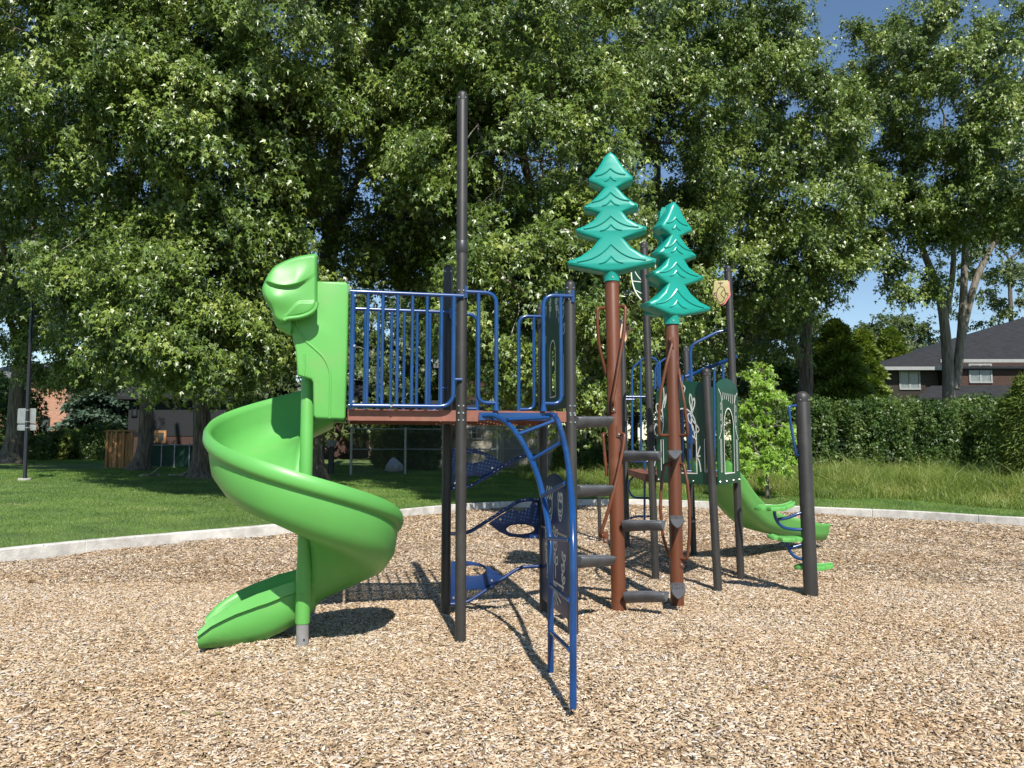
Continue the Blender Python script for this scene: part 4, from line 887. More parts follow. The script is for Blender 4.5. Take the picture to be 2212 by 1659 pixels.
b_ = gp(26, 29); tree('maple_tree', 'maple with pale flared trunk base behind the black lamp post', 'tree', b_, [(tp(29, (34, 930), (40, 820), (60, 700), (70, 520), (60, 300), base=b_), .36, .12), (tp(29, (45, 800), (110, 640, 27), (200, 480, 25)), .14, .06), (tp(29, (50, 760), (-20, 600, 27)), .14, .06), (tp(24, (60, 760, 28), (-10, 420, 22), (100, 330, 20), (210, 330, 19)), .10, .04)],
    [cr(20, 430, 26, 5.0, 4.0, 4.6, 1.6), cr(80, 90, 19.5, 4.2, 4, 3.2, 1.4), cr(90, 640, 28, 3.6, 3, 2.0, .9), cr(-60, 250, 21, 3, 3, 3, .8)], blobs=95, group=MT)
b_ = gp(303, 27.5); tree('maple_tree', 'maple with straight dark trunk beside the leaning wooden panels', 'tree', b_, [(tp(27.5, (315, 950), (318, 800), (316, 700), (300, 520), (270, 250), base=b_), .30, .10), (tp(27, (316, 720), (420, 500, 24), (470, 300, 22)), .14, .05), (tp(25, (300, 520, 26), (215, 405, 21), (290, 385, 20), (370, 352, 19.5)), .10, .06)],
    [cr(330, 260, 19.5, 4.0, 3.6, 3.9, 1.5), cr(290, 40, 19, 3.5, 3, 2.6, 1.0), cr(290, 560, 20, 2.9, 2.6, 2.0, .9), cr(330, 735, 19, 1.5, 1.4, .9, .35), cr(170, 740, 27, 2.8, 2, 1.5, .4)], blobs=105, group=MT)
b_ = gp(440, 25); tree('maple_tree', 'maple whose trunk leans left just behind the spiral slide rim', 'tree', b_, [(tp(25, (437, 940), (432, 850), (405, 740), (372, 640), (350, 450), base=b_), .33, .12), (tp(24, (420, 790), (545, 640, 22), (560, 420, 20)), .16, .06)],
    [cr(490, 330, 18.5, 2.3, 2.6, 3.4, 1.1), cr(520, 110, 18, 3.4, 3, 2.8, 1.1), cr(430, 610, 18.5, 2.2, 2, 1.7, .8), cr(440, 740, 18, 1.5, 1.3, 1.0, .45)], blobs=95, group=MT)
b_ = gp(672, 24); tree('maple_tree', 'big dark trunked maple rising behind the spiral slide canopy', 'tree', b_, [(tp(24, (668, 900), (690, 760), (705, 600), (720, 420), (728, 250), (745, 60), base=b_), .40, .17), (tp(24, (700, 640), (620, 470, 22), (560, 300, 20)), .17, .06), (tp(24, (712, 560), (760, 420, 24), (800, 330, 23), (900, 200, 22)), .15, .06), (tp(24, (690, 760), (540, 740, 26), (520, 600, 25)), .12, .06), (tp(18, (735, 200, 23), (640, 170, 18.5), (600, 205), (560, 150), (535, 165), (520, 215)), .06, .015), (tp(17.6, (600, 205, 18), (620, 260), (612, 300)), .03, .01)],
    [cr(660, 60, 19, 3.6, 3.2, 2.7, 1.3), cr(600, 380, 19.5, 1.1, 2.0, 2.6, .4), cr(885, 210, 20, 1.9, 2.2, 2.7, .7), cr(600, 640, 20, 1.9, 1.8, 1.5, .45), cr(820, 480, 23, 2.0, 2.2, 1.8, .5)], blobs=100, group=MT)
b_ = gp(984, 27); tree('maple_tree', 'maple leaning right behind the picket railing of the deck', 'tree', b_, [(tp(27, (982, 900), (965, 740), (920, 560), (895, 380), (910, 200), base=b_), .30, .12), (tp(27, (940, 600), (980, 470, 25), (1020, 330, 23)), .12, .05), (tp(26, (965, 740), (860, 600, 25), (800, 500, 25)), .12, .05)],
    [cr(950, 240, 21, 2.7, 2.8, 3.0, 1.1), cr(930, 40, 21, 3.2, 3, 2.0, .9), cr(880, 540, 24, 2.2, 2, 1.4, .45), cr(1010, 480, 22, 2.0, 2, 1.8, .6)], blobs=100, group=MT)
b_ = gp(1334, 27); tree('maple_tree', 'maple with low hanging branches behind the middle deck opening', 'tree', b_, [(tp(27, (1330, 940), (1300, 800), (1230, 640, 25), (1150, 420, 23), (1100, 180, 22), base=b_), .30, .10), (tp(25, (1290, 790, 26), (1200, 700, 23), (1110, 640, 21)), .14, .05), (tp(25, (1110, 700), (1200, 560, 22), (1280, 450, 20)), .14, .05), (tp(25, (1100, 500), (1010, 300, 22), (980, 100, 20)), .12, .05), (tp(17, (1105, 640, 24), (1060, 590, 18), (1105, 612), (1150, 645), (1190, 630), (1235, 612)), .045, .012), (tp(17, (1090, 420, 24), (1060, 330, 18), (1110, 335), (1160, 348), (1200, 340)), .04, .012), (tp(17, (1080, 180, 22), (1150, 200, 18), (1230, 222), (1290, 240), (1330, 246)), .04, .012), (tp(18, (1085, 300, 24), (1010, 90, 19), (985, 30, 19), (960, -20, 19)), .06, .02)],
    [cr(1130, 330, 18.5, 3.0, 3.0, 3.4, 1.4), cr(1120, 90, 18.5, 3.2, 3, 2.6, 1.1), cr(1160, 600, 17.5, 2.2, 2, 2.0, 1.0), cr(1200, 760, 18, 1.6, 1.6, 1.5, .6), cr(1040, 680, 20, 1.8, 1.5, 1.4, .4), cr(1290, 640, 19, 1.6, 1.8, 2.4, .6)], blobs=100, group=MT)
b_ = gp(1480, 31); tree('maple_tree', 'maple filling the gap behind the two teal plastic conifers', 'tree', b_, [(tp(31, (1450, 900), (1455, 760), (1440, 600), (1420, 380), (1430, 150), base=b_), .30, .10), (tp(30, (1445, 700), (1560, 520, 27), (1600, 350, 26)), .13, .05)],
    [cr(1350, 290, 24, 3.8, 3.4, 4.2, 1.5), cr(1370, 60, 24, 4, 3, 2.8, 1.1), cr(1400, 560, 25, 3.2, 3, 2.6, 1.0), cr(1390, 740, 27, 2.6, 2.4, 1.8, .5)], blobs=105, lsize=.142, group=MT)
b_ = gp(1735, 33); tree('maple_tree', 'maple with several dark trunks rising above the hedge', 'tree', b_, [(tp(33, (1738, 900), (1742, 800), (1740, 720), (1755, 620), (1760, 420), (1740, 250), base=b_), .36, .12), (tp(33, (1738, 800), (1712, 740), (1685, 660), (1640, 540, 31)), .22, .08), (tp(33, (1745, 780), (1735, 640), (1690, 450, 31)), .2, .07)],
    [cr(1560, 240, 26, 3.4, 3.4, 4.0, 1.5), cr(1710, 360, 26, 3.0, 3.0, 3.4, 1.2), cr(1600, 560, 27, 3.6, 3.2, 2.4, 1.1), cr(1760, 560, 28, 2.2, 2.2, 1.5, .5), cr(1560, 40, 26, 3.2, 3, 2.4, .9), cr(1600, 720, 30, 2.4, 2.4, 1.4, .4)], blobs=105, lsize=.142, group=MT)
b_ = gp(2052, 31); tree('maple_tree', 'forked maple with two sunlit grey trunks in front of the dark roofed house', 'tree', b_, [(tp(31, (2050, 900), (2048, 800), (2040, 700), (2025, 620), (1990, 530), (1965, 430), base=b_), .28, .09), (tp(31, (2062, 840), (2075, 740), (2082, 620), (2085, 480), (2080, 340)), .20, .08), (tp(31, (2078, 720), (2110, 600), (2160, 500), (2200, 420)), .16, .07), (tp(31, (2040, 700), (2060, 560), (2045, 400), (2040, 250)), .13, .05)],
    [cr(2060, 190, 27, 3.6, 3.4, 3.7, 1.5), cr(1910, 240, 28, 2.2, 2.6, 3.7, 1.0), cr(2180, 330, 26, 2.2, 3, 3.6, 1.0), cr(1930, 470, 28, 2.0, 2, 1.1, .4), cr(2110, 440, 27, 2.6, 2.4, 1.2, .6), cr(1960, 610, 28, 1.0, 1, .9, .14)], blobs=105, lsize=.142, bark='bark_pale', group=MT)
# trees farther back
FT = 'trees behind the houses'
for i, (px, D, py, rx, rz, top, lab) in enumerate(((150, 44, 560, 6, 4.6, 0, 'broad far tree above the red brick house'), (560, 46, 620, 6, 5.5, 0, 'far tree seen through the gaps over the slide'), (700, 40, 830, 4.5, 3.0, 0, 'low dark tree beside the dark sided house'), (1010, 52, 700, 6, 3.6, 0, 'far tree behind the grey roofed house'), (1290, 46, 760, 4.5, 4.8, 0, 'far tree right of the beige garage'),
                     (1500, 44, 700, 5.5, 5.5, 0, 'dark far tree behind the low green panels'), (1640, 42, 760, 4.5, 3.6, 0, 'dark far tree behind the sapling'), (1370, 48, 880, 4.5, 3.4, 0, 'low leafy far tree behind the foot steps'), (800, 44, 745, 4.0, 3.4, 0, 'far tree behind the picket railing'), (935, 48, 800, 3.0, 2.6, 0, 'far tree left of the tall black post'), (1200, 56, 860, 5.0, 3.6, 0, 'low far tree right of the garage gable'), (330, 62, 880, 7, 3.2, 0, 'low far trees end behind the spruces'), (2180, 55, 560, 5.0, 6.0, 0, 'yellow green far tree above the dark roof'), (1930, 60, 740, 3.2, 2.2, 0, 'small far round tree between the hedge and sky'))):
    b_ = gp(px, D); tree('background_tree', lab, 'tree', b_, [(tp(D, (px, 930), (px + 6, 800), (px, py), base=b_), .28, .12)], [cr(px, py, D, rx, 4, rz, 1)], blobs=120, sprays=8, per=13, lsize=.27, mat='far_leaf', blob_r=1.3, group=FT)
# conifers
def conifer(name, lab, px, D, top_py, rad_m, mat, K, size, low=.2, group=None, skew=1.0):
    b_ = gp(px, D); T = thing(name, lab, 'tree', tuple(b_), group); top = P(px, top_py, D); Hh = top.z - b_.z
    MB().tube([b_, b_ + Vector((0, 0, Hh * .5)), Vector((b_.x, b_.y, top.z))], [.16, .09, .01], 8).build('trunk', 'bark', T)
    t = rng.uniform(0, 1, K) ** .75; a = rng.uniform(0, 2 * math.pi, K); layer = .78 + .22 * np.sin(t * 46 + 2 * np.sin(a * 3)); r = rad_m * (t ** (.8 if mat != 'cedar_leaf' else .55)) * (1.15 - .3 * t if mat == 'cedar_leaf' else 1) * layer * rng.uniform(.35, 1.05, K) ** .5
    z = top.z - (Hh - low) * t - .15 * r; pos = np.stack([b_.x + r * np.cos(a), b_.y + r * np.sin(a), z], 1)
    ax = np.stack([np.cos(a), np.sin(a), np.full(K, .35 if mat == 'cedar_leaf' else -.35)], 1) + rng.normal(0, .45, (K, 3)); nr = rng.normal(0, .5, (K, 3)); nr[:, 2] += .8
    leaf_mesh('crown', pos, ax, nr, size * rng.uniform(.6, 1.3, K), mat, T, shape=np.array([(0, 0, 0), (-.28, .5, 0), (0, 1.1, 0), (.28, .5, 0)]), faces=[(0, 3, 2, 1)])
    return T
conifer('spruce_tree', 'blue grey spruce between the brick house and the dark sided house', 235, 42, 690, 3.2, 'spruce_leaf', 22000, .30)
conifer('spruce_tree', 'grey green spruce top behind the straight maple trunk', 365, 50, 745, 2.6, 'spruce_leaf', 12000, .32)
conifer('cedar_tree', 'dense yellow green cedar beyond the hedge beside the dark maple trunks', 1812, 36, 694, 2.3, 'cedar_leaf', 30000, .22)
conifer('cedar_tree', 'slim pale cedar left of the brown sided house', 1872, 39, 712, 1.7, 'cedar_leaf', 18000, .22)
conifer('cedar_tree', 'small pointed cedar far behind the roof edge', 1932, 46, 708, 2.3, 'cedar_leaf', 16000, .24)
conifer('cedar_tree', 'shaded cedar low behind the sapling', 1690, 36, 760, 2.0, 'hedge_leaf', 16000, .24)
# young maple sapling in front of the hedge
b_ = gp(1655, 20.5)
tree('maple_sapling', 'bright yellow green maple sapling standing in the tall grass', 'sapling', b_, [(tp(20.5, (1655, 900), (1652, 840), (1648, 795), base=b_), .035, .012), (tp(20.5, (1655, 930), (1690, 905)), .016, .008), (tp(20.5, (1655, 930), (1620, 915)), .016, .008)],
    [cr(1643, 815, 20.5, .34, .3, .34, .5), cr(1665, 862, 20.5, .50, .4, .30, .5), cr(1632, 885, 20.5, .42, .4, .22, .4), cr(1622, 935, 20.5, .42, .4, .26, .5), cr(1692, 938, 20.5, .38, .4, .30, .45), cr(1650, 975, 20.5, .75, .5, .36, .7), cr(1640, 1008, 20.3, .95, .5, .30, .6)], blobs=36, sprays=5, per=8, lsize=.135, mat='lime_leaf', blob_r=.28, spread=1.3)
# hedge and shrubs
def bush(name, lab, cat, boxes, K, size, mat, base, wob=.25, shape=LEAF, faces=LEAF_F, stems=0):
    T = thing(name, lab, cat, tuple(base)); pos = []; nrm = []
    vol = [max(b_[3] * b_[5], .01) for b_ in boxes]; tot = sum(vol)
    for (cx, cy, cz, rx, ry, rz), v in zip(boxes, vol):
        k = int(K * v / tot); d = quasi_dirs(k); p = d * (rng.uniform(.25, 1, k) ** .33)[:, None]; q = np.sign(p) * np.abs(p) ** .75
        q = q * (1 + wob * np.sin(q[:, [1]] * 7 + q[:, [0]] * 11) * .35)
        pos.append(np.array([cx, cy, cz]) + q * np.array([rx, ry, rz])); nrm.append(d)
    pos = np.concatenate(pos); nrm = np.concatenate(nrm); k = len(pos); ax = rng.normal(0, .6, (k, 3)) + nrm * .5; ax[:, 2] -= .25; nr = nrm * .6 + rng.normal(0, .5, (k, 3)); nr[:, 2] += .5
    leaf_mesh('foliage', pos, ax, nr, size * rng.uniform(.6, 1.3, k), mat, T, shape=shape, faces=faces)
    mb = MB()
    for i in range(max(3, stems)):
        bx = random.choice(boxes); x = bx[0] + random.uniform(-.8, .8) * bx[3]; y = bx[1] + random.uniform(-.5, .5) * bx[4]; z0 = gz(x, y) - .05
        mb.tube(branch_pts((x, y, z0), (x + random.gauss(0, .25), y + random.gauss(0, .2), bx[2] + bx[5] * .6), .02, 4, .2), [.03, .025, .02, .015, .008], 5)
    mb.build('stems', 'bark', T, fix=False); return T
hb = []
for i in range(15):
    px = 1590 + i * 52; D = 27.5 + .3 * math.sin(i * 2.1); p = P(px, 940, D); g = gz(p.x, D); tz = P(px, 862 + 6 * math.sin(i * 1.7) - max(0, (i - 6)) * .5, D).z; hb.append((p.x, D, (g + tz) / 2, .78, 1.0, (tz - g) / 2))
for i in range(46):
    b0 = random.choice(hb[:15]); r_ = random.uniform(.22, .5); u_ = random.uniform(-.95, .95); hb.append((b0[0] + u_ * b0[3], b0[1] - random.uniform(.1, .8), b0[2] + random.uniform(-.6, 1.02) * b0[5], r_ * 1.3, r_ * .8, r_ * random.uniform(.5, .9)))
bush('hedge', 'long clipped green hedge standing behind the tall grass', 'hedge', hb, 95000, .125, 'hedge_leaf', (hb[0][0], 27.5, gz(hb[0][0], 27.5)), stems=40)
FEATH = np.array([(0, 0, 0), (-.10, .5, 0), (0, 1.2, -.2), (.10, .5, 0)])
p = P(2205, 950, 21); bush('feathery_shrub', 'feathery yellow green shrub at the end of the hedge', 'shrub', [(p.x + .3, 21, 1.9, .75, .7, 1.2), (p.x + .5, 21, 3.0, .5, .5, .6)], 14000, .16, 'cedar_leaf', (p.x, 21, gz(p.x, 21)), shape=FEATH, faces=[(0, 3, 2, 1)])
def shrub(px, D, py, rx, rz, lab, mat='hedge_leaf', K=7000, size=.12, name='shrub'):
    p = P(px, py, D); g = gz(p.x, D); return bush(name, lab, 'shrub', [(p.x, D, g + rz * .85, rx, rx * .8, rz)], K, size, mat, (p.x, D, g))
shrub(165, 36, 975, 1.7, .7, 'low bright spreading juniper in front of the brick house', 'cedar_leaf', 9000, .2)
shrub(-30, 33, 940, 2.0, 2.0, 'large dark shrub at the left edge behind the flared trunk', 'hedge_leaf', 16000, .18)
shrub(225, 34, 965, .9, .9, 'leafy shrub beside the leaning wooden panels')
shrub(72, 33, 985, .8, .55, 'dark shrub at the foot of the brick house', 'hedge_leaf')
shrub(855, 33, 950, 1.0, 1.2, 'rounded evergreen shrub behind the chain link fence', 'cedar_leaf', 14000, .14)
shrub(905, 32.5, 950, .9, 1.25, 'dark leafy shrub against the garage corner', 'hedge_leaf', 12000, .14)
shrub(1245, 30, 960, .9, .75, 'weedy shrub at the right end of the garage', 'cedar_leaf', 7000, .13)
shrub(1310, 29, 965, 1.0, .6, 'low weedy shrub behind the brown trunk post', 'hedge_leaf', 7000, .13)
shrub(2190, 26, 900, 1.4, 1.3, 'leafy shrub swelling out of the hedge end', 'hedge_leaf', 12000, .13)
shrub(580, 30, 985, 1.6, 1.5, 'deeply shaded shrub behind the slide', 'hedge_leaf', 12000, .16)

# ================================================================ HOUSES AND FENCES
def window(root, fr, x0, x1, y0, y1, n, cols=2, rows=1, ft=.06, fm='white_trim_shaded', gm='glass'):
    mb = MB()
    mb.fbox(fr, x0, x1, y1 - ft, y1, n, n + .05); mb.fbox(fr, x0, x1, y0, y0 + ft, n, n + .07)
    mb.fbox(fr, x0, x0 + ft, y0 + ft, y1 - ft, n, n + .05); mb.fbox(fr, x1 - ft, x1, y0 + ft, y1 - ft, n, n + .05)
    for i in range(1, cols):
        x = x0 + (x1 - x0) * i / cols; mb.fbox(fr, x - ft / 2, x + ft / 2, y0 + ft, y1 - ft, n, n + .045)
    for i in range(1, rows):
        y = y0 + (y1 - y0) * i / rows; mb.fbox(fr, x0 + ft, x1 - ft, y - ft / 3, y + ft / 3, n, n + .04)
    w_ = mb.build('window', fm, root, smooth=False)
    MB().fbox(fr, x0 + ft * .5, x1 - ft * .5, y0 + ft * .5, y1 - ft * .5, n + .005, n + .02).build('pane', gm, w_, smooth=False); return w_
class House:
    def __init__(s, name, lab, px, D, yaw=0.0):
        p = P(px, 970, D); s.o = Vector((p.x, D, 0)); s.root = thing(name, lab, 'house' if 'house' in name else 'garage', (p.x, D, gz(p.x, D))); s.fr = Frame(s.o, (math.cos(yaw), math.sin(yaw), 0)); s.sg = 1 if s.fr.n.y < 0 else -1
        if s.sg < 0: s.fr.n = -s.fr.n
    def X(s, px, py=900): return s.fr.hit(px, py)[0]
    def Z(s, px, py): return s.fr.hit(px, py)[1]
    def wall(s, x0, x1, z0, z1, depth, mat, out=0.0): return MB().fbox(s.fr, x0, x1, z0, z1, -depth, out).build('wall', mat, s.root, smooth=False)
def roof_mesh(fr, x0, x1, zE, zR, d0, d1, hip=0.0, gable_axis='x', th=.18):
    """ridge parallel to x (hip insets the ridge ends) from the front eave d0 (towards the viewer) to the back eave -d1"""
    md = (d0 - d1) / 2; mb = MB(); E = [fr.w(x0, zE, d0), fr.w(x1, zE, d0), fr.w(x1, zE, -d1), fr.w(x0, zE, -d1)]
    if gable_axis == 'x': Rr_ = [fr.w(x0 + hip, zR, md), fr.w(x1 - hip, zR, md)]; top = E + Rr_; fc = [(0, 1, 5, 4), (2, 3, 4, 5), (1, 2, 5), (3, 0, 4)]
    else: xm = (x0 + x1) / 2; Rr_ = [fr.w(xm, zR, d0), fr.w(xm, zR, -d1)]; top = E + Rr_; fc = [(1, 2, 5, 4), (3, 0, 4, 5), (0, 1, 4), (2, 3, 5)]
    low = [p - Vector((0, 0, th)) for p in top]
    V = top + low; n = 6; mb.add(V, fc + [(3, 2, 1, 0)][:0] + [(0, 6, 7, 1), (1, 7, 8, 2), (2, 8, 9, 3), (3, 9, 6, 0)] + [tuple(i + n for i in f[::-1]) for f in fc]); return mb
# red brick house, far left
h_ = House('brick_house', 'red brick house with white downspout behind the left maples', 172, 44)
x1_, x0_ = 0.0, h_.X(-80); z0 = gz(h_.o.x, 44) - .2; zt = h_.Z(150, 815)
h_.wall(x0_, x1_, z0 + .75, zt, 7, 'brick'); MB().fbox(h_.fr, x0_, x1_ - .02, z0 - .5, z0 + .75, -7, -.03).build('foundation', 'concrete', h_.root, smooth=False)
roof_mesh(h_.fr, x0_ - .4, .45, zt, h_.Z(100, 770), .45, 7.4, 1.5).build('roof', 'shingle', h_.root, smooth=False)
window(h_.root, h_.fr, h_.X(86), h_.X(109), h_.Z(90, 945), h_.Z(90, 901), .003, 1, 2, .08, 'lamp_black'); window(h_.root, h_.fr, h_.X(146), h_.X(166), h_.Z(150, 867), h_.Z(150, 838), .003, 1, 2, .08, 'lamp_black')
window(h_.root, h_.fr, h_.X(92), h_.X(120), h_.Z(100, 982), h_.Z(100, 969), -.02, 2, 1, .06, 'white_trim_shaded', 'curtain')
MB().tube([h_.fr.w(-.25, z0 + .5, .06), h_.fr.w(-.25, zt - .2, .06)], .045, 8).build('downspout', 'white_trim_shaded', h_.root)
# dark sided house with brick base
h_ = House('sided_house', 'dark grey sided house with brick base behind the green mesh fence', 275, 38)
xe = h_.X(560); z0 = gz(h_.o.x, 38) - .2; zb_ = h_.Z(400, 942); zt = h_.Z(300, 856)
h_.wall(0, xe, z0, zb_, 7, 'brick_dark_shaded'); h_.wall(0, xe, zb_, zt, 7, 'siding_dark', .03)
roof_mesh(h_.fr, -.5, xe + .4, zt, h_.Z(400, 770), .5, 7.4, 0).build('roof', 'shingle_dark_shaded', h_.root, smooth=False)
window(h_.root, h_.fr, h_.X(322), h_.X(362), h_.Z(340, 958), h_.Z(340, 930), .035, 2, 1, .12, 'cedar_board', 'glass'); window(h_.root, h_.fr, h_.X(285), h_.X(298), h_.Z(290, 900), h_.Z(290, 876), .035, 1, 1, .07, 'lamp_black', 'glass')
# shaded brick house behind the slide
h_ = House('brick_house', 'shaded dark brick house with grey gable roof behind the deck railing', 640, 40)
xe = h_.X(770); z0 = gz(h_.o.x, 40) - .2; zt = h_.Z(700, 860); h_.wall(0, xe, z0, zt, 7, 'brick_dark_shaded')
roof_mesh(h_.fr, -.5, xe + .4, zt, h_.Z(700, 800), .5, 7.4, 0).build('roof', 'shingle_dark_shaded', h_.root, smooth=False)
window(h_.root, h_.fr, h_.X(678), h_.X(700), h_.Z(690, 950), h_.Z(690, 915), .003, 1, 2, .07, 'lamp_black')
h_ = House('brick_house', 'pale red brick house with grey roof and white gable seen through the pickets', 745, 50)
xe = h_.X(935); z0 = gz(h_.o.x, 50) - .3; zt = h_.Z(900, 874); h_.wall(0, xe, z0, zt, 6, 'brick')
roof_mesh(h_.fr, h_.X(812), xe + .3, zt, h_.Z(870, 812), .5, 6.4, .6).build('roof', 'shingle', h_.root, smooth=False)
g0, g1 = h_.X(765), h_.X(825); gm = (g0 + g1) / 2; zg = h_.Z(795, 842)
mb = MB()
for a, b2_ in (((g0 - .2, zt), (gm, zg)), ((gm, zg), (g1 + .2, zt))): mb.tube([h_.fr.w(a[0], a[1], .3), h_.fr.w(b2_[0], b2_[1], .3)], .09, 4)
MB().tube([h_.fr.w(h_.X(905), zt + .02, .55), h_.fr.w(h_.X(932), h_.Z(932, 838), -.6)], .08, 4).build('gable_trim', 'white_trim_shaded', h_.root, smooth=False)
mb.build('gable_trim', 'white_trim_shaded', h_.root, smooth=False)
MB().add([h_.fr.w(g0, zt, .2), h_.fr.w(g1, zt, .2), h_.fr.w(gm, zg - .1, .2), h_.fr.w(g0, zt, -2), h_.fr.w(g1, zt, -2), h_.fr.w(gm, zg - .1, -2)], [(0, 1, 2), (5, 4, 3), (0, 2, 5, 3), (1, 4, 5, 2)]).build('gable', 'brick', h_.root, smooth=False)
# two storey dark brick house with white window
h_ = House('brick_house', 'dark brick two storey house with a white sash window behind the beige garage', 985, 42)
xe = h_.X(1190); z0 = gz(h_.o.x, 42) - .3; zt = h_.Z(1060, 790); h_.wall(0, xe, z0, zt, 7, 'brick_dark_shaded')
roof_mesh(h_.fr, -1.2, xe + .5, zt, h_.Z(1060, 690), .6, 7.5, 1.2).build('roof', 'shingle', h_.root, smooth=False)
window(h_.root, h_.fr, h_.X(1066), h_.X(1092), h_.Z(1080, 854), h_.Z(1080, 808), .003, 1, 2, .09)
for a, b2_ in ((1093, 1105), (1052, 1064)): MB().fbox(h_.fr, h_.X(a), h_.X(b2_), h_.Z(1080, 852), h_.Z(1080, 810), .003, .04).build('shutter', 'dark_metal', h_.root, smooth=False)
# beige garage
h_ = House('garage', 'beige sided garage with small barred window and pale door behind the fence', 921, 34)
xe = h_.X(1247); z0 = gz(h_.o.x, 34) - .2; zt = h_.Z(1000, 893); h_.wall(0, xe, z0, zt, 6, 'siding_beige')
roof_mesh(h_.fr, -.3, xe + .3, zt, h_.Z(1100, 856), .35, 6.3, 0).build('roof', 'shingle_dark_shaded', h_.root, smooth=False)
window(h_.root, h_.fr, h_.X(1007), h_.X(1042), h_.Z(1020, 949), h_.Z(1020, 921), .003, 3, 2, .05)
mb = MB(); dx0, dx1 = h_.X(1089), h_.X(1131); dz0, dz1 = z0 + .2, h_.Z(1100, 920)
mb.fbox(h_.fr, dx0, dx0 + .08, dz0, dz1, .003, .05); mb.fbox(h_.fr, dx1 - .08, dx1, dz0, dz1, .003, .05); mb.fbox(h_.fr, dx0 + .08, dx1 - .08, dz1 - .08, dz1, .003, .05); mb.fbox(h_.fr, dx0 + .08, dx1 - .08, dz0, dz1 - .08, .003, .025)
mb.build('door', 'white_trim_shaded', h_.root, smooth=False)
gx0, gx1 = h_.X(1190), h_.X(1247); gmx = (gx0 + gx1) / 2; zgg = h_.Z(1210, 862)
MB().add([h_.fr.w(gx0, zt, .5), h_.fr.w(gx1, zt, .5), h_.fr.w(gmx, zgg, .5), h_.fr.w(gx0, zt, -1), h_.fr.w(gx1, zt, -1), h_.fr.w(gmx, zgg, -1)], [(0, 1, 2), (5, 4, 3), (0, 2, 5, 3), (1, 4, 5, 2), (0, 3, 4, 1)]).build('gable', 'siding_beige', h_.root, smooth=False)
MB().tube([h_.fr.w(gx0 - .3, zt - .1, .52), h_.fr.w(gmx, zgg + .03, .52), h_.fr.w(gx1 + .6, zt - .25, .52)], .07, 4).build('gable_trim', 'white_trim_shaded', h_.root, smooth=False)
# right-hand house with dark hip roof
h_ = House('sided_house', 'brown sided house with dark hip roof and pale windows above the hedge', 1900, 40)
XX = lambda x: h_.X(1590.9 + .3141 * x, 830); ZZ = lambda y: h_.Z(1950, 630.9 + .3141 * y)
h_.wall(0, XX(1390), 0.5, ZZ(545), 6, 'siding_brown'); fr2 = Frame(h_.o + Vector((0, -.7, 0)), (1, 0, 0)); fr2.n = Vector((0, -1, 0))
MB().fbox(h_.fr, XX(1400), XX(2350), 0.5, ZZ(478), -6, .5).build('wall', 'brick_dark_shaded', h_.root, smooth=False)
window(h_.root, h_.fr, XX(1117), XX(1263), ZZ(672), ZZ(545), .003, 2, 1, .09, 'white_trim_shaded', 'curtain'); window(h_.root, h_.fr, XX(1560), XX(1718), ZZ(632), ZZ(500), .503, 2, 1, .09, 'white_trim_shaded', 'curtain')
rz_ = P(1590.9 + .3141 * 1990, 630.9 + .3141 * 170, 45.2); roof_mesh(h_.fr, XX(940), XX(940) + 2 * (rz_.x - h_.o.x - XX(940)) + 4, ZZ(520), rz_.z, .6, 11, rz_.x - h_.o.x - XX(940)).build('roof', 'shingle_dark_shaded', h_.root, smooth=False)
mb = MB(); mb.fbox(h_.fr, XX(942), XX(1385), ZZ(545), ZZ(522), .6, .68); mb.fbox(h_.fr, XX(1330), XX(2600), ZZ(500), ZZ(478), 1.0, 1.1); mb.build('gutter', 'white_trim_shaded', h_.root, smooth=False)
mb = MB(); q = [(XX(1080), ZZ(745), 2.2), (XX(2500), ZZ(735), 2.2), (XX(2500), ZZ(640), .52), (XX(1300), ZZ(650), .52)]; mb.hexa([h_.fr.w(a, b2_ - .12, c) for a, b2_, c in q], [h_.fr.w(*c) for c in q]); mb.build('porch_roof', 'shingle_dark_shaded', h_.root, smooth=False)

# fences
m = pbr('chain_link', (.10, .105, .10), .5, .1, metal=.3); nt = m.node_tree; bs = nt.nodes['Principled BSDF']
tc = N(nt, 'ShaderNodeTexCoord'); sx = N(nt, 'ShaderNodeSeparateXYZ'); nt.links.new(tc.outputs['Object'], sx.inputs[0]); outs = []
for op in ('ADD', 'SUBTRACT'):
    a = N(nt, 'ShaderNodeMath', operation=op); nt.links.new(sx.outputs[0], a.inputs[0]); nt.links.new(sx.outputs[2], a.inputs[1])
    d_ = N(nt, 'ShaderNodeMath', operation='DIVIDE'); d_.inputs[1].default_value = .085; nt.links.new(a.outputs[0], d_.inputs[0])
    f_ = N(nt, 'ShaderNodeMath', operation='FRACT'); nt.links.new(d_.outputs[0], f_.inputs[0]); l_ = N(nt, 'ShaderNodeMath', operation='LESS_THAN'); l_.inputs[1].default_value = .11; nt.links.new(f_.outputs[0], l_.inputs[0]); outs.append(l_)
mxm = N(nt, 'ShaderNodeMath', operation='MAXIMUM'); nt.links.new(outs[0].outputs[0], mxm.inputs[0]); nt.links.new(outs[1].outputs[0], mxm.inputs[1]); nt.links.new(mxm.outputs[0], bs.inputs['Alpha'])
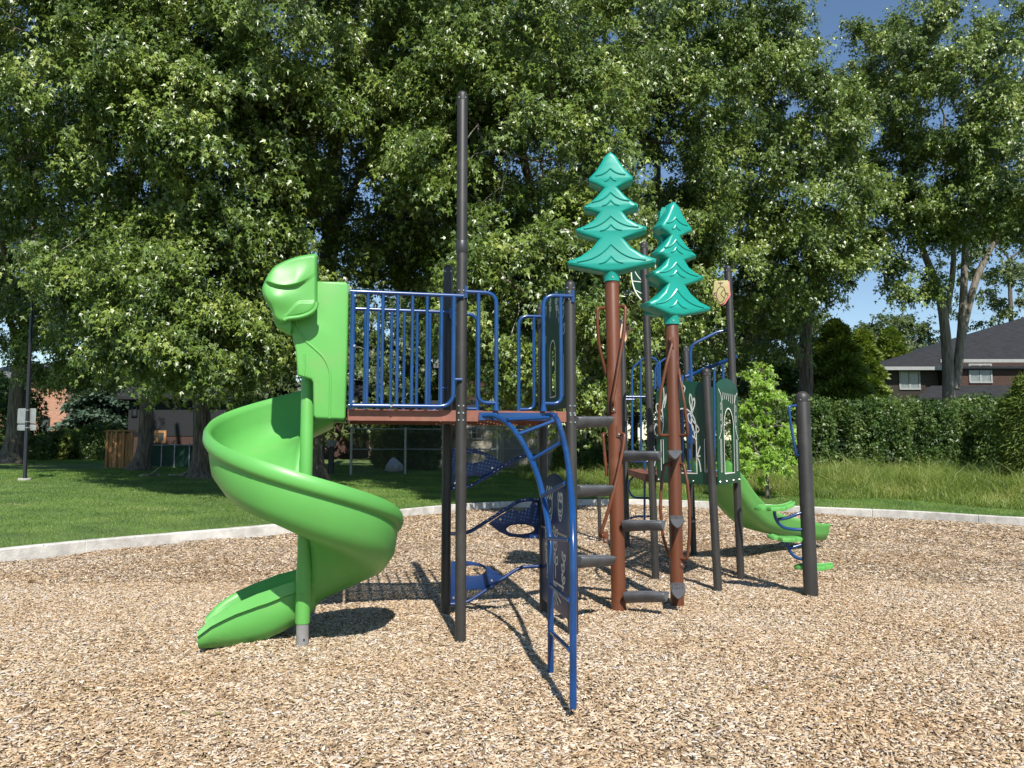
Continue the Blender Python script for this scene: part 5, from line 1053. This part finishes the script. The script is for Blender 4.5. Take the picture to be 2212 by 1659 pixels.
def fence(lab, pxs, D0, D1, topz, mat_net, mat_post, rp=.03, midrail=False):
    pts = []
    for i, px in enumerate(pxs):
        D = D0 + (D1 - D0) * i / (len(pxs) - 1); p = P(px, 970, D); pts.append(Vector((p.x, D, gz(p.x, D))))
    T = thing('chain_link_fence', lab, 'fence', tuple(pts[0])); net = MB(); rl = MB()
    for a, b2_ in zip(pts[:-1], pts[1:]):
        a2, b3_ = Vector((a.x, a.y, a.z + .05)), Vector((b2_.x, b2_.y, b2_.z + .05)); at, bt = Vector((a.x, a.y, topz)), Vector((b2_.x, b2_.y, topz)); o2 = Vector((0, .008, 0))
        if mat_net == 'chain_link': net.add([a2, b3_, bt, at], [(0, 1, 2, 3)])
        else: net.hexa([a2, b3_, b3_ + o2, a2 + o2], [at, bt, bt + o2, at + o2])
        rl.tube([at + Vector((0, -.01, .01)), bt + Vector((0, -.01, .01))], .022, 8)
        if midrail: rl.tube([at + Vector((0, -.01, -.75)), bt + Vector((0, -.01, -.75))], .02, 8)
    net.build('netting', mat_net, T, smooth=False, fix=False); rl.build('rail', mat_post, T)
    for a in pts: MB().tube([a + Vector((0, -.02, -.1)), Vector((a.x, a.y - .02, topz + .06)), Vector((a.x, a.y - .02, topz + .09))], [rp, rp, .01], 10).build('fence_post', mat_post, T)
    return T
zf = P(900, 928, 29.5).z
fence('grey chain link fence in front of the beige garage', (759, 876, 1074, 1158), 28.5, 30.5, zf, 'chain_link', 'galv', .05, True)
fence('silver chain link fence right of the garage door', (1178, 1207, 1265), 29.5, 30.5, P(1200, 931, 30).z, 'chain_link', 'steel', .035)
fence('low green mesh screened fence between two maple trunks', (326, 350, 378, 410, 440), 29.5, 29.0, P(370, 962, 29.3).z, 'green_mesh', 'galv', .025)
fence('shaded green mesh screened fence right of the leaning maple', (466, 520, 580, 640, 700), 29.0, 29.0, P(560, 965, 29).z, 'green_mesh', 'dark_metal', .025)
# leaning wooden panels
T = thing('wooden_panel', 'weathered wooden fence panels standing beside a maple trunk', 'fence panel', tuple(gp(229, 28.5)))
fr = Frame(Vector((P(229, 970, 28.5).x, 28.5, 0)), (1, .1, 0)); fr.n = -fr.n if fr.n.y > 0 else fr.n
x_e = fr.hit(288, 970)[0]; za, zb2 = fr.hit(260, 1007)[1] - .05, fr.hit(260, 932)[1]; n_ = 9
mb = MB()
for i in range(n_): mb.fbox(fr, x_e * i / n_ + .006, x_e * (i + 1) / n_ - .006, za, zb2 - .06 + .01 * math.sin(i * 5), -.02, .0 + .004 * (i % 2))
mb.build('boards', 'cedar_board', T, smooth=False)
mb = MB()
for x in (0, x_e * .33, x_e * .6, x_e - .08): mb.fbox(fr, x, x + .08, za, zb2, .006, .06)
mb.fbox(fr, -.03, x_e + .05, zb2 + .003, zb2 + .05, -.03, .09); mb.build('frame', 'cedar_board', T, smooth=False)
# lamp post with the backs of two signs
b_ = gp(53, 22); top = P(66, 560, 22); ax_ = P(65, 760, 22); T = thing('lamp_post', 'black lamp post carrying two grey sign backs on the left lawn', 'lamp post', tuple(b_))
dirv = (P(65, 760, 22) - P(53.4, 1036, 22)); dirv /= dirv.z; b0 = P(53.4, 1036, 22)
MB().tube([b0 + dirv * (-.1), b0 + dirv * .1, b0 + dirv * .12, b0 + dirv * 6.2], [.058, .058, .052, .045], 16).build('pole', 'lamp_black', T)
MB().tube([b0 + Vector((0, 0, -.02)), b0 + Vector((0, 0, .04))], .17, 16).build('base_plate', 'concrete', T)
tpv = b0 + dirv * 6.2; MB().tube([tpv, tpv + Vector((0, 0, .1)), tpv + Vector((0, 0, .14)), tpv + Vector((0, 0, .6)), tpv + Vector((0, 0, .7)), tpv + Vector((0, 0, .75))], [.06, .07, .2, .26, .28, .05], 16).build('lantern', 'lamp_black', T)
fs = Frame(P(58, 905, 22.08), (1, -.12, 0))
def rrect(fr, px0, py0, px1, py1, r=.04):
    a = fr.hit(px0, py1); b2_ = fr.hit(px1, py0); pts = []
    for cx, cy, s0 in ((b2_[0] - r, a[1] + r, -90), (b2_[0] - r, b2_[1] - r, 0), (a[0] + r, b2_[1] - r, 90), (a[0] + r, a[1] + r, 180)):
        for k in range(4): an = R(s0 + 30 * k); pts.append((cx + r * math.cos(an), cy + r * math.sin(an)))
    return pts
for (y0, y1, lab) in ((882, 915, 'larger upper sign plate seen from behind'), (917, 930, 'narrow lower sign plate seen from behind')):
    o = MB().plate(fs, rrect(fs, 37, y0, 78.5, y1), (), .006, .001).build('sign_plate', 'sign_back', T); o['label'] = lab
mb = MB()
for yy in (886, 911, 924):
    c = P(58.6, yy, 22.0); mb.tube([c + Vector((0, 0, -.012)), c + Vector((0, 0, .012))], .066, 12)
mb.build('clamp', 'steel', T)
# fallen branches under the trees, pale bundle and white tub by the fence
def fallen(lab, pts):
    p0 = gp(*pts[0][:2]); mb = MB(); q = [gp(px, D) + Vector((0, 0, .07 + dz)) for px, D, dz in pts]; mb.tube(smooth_path(q, 4), .04, 6); mb.tube([q[1], q[1] + Vector((.4, -.2, .25))], [.025, .01], 5)
    return tag(mb.build('fallen_branch', 'twig', None, origin=p0), lab, 'branch', 'fallen branches under the maples')
fallen('pale fallen branch lying in front of the green mesh fence', ((368, 25.5, 0), (395, 25.3, .03), (430, 25.6, .15)))
fallen('darker fallen branch beside the straight maple trunk', ((306, 25, 0), (325, 24.9, .03), (345, 25.2, .02)))
p = gp(850, 31); T = MB(); rings = []
for t, r in ((0, .30), (.10, .36), (.28, .34), (.42, .22), (.55, .10), (.60, .03)):
    rings.append([Vector((p.x + r * math.cos(a) * (1 + .2 * math.sin(3 * a + t * 4)), p.y + r * math.sin(a), p.z + t)) for a in np.linspace(0, 2 * math.pi, 14, endpoint=False)])
tag(T.loft(rings).build('garden_bag', 'white_bag', None, origin=p), 'crumpled white garden bag behind the chain link fence', 'bag')
p = P(716, 960, 29); T = MB().tube([p + Vector((0, 0, -.08)), p + Vector((0, 0, -.06)), p + Vector((0, 0, .14)), p + Vector((0, 0, .15))], [.16, .17, .2, .2], 14)
gpz = gz(p.x, 29)
TT = thing('planter', 'small white planter on a dark stand left of the fence', 'planter', (p.x, 29, gpz)); T.build('pot', 'white_trim_shaded', TT); MB().tube([Vector((p.x, 29, gpz - .05)), p + Vector((0, 0, -.08))], [.12, .10], 10).build('stand', 'dark_metal', TT)
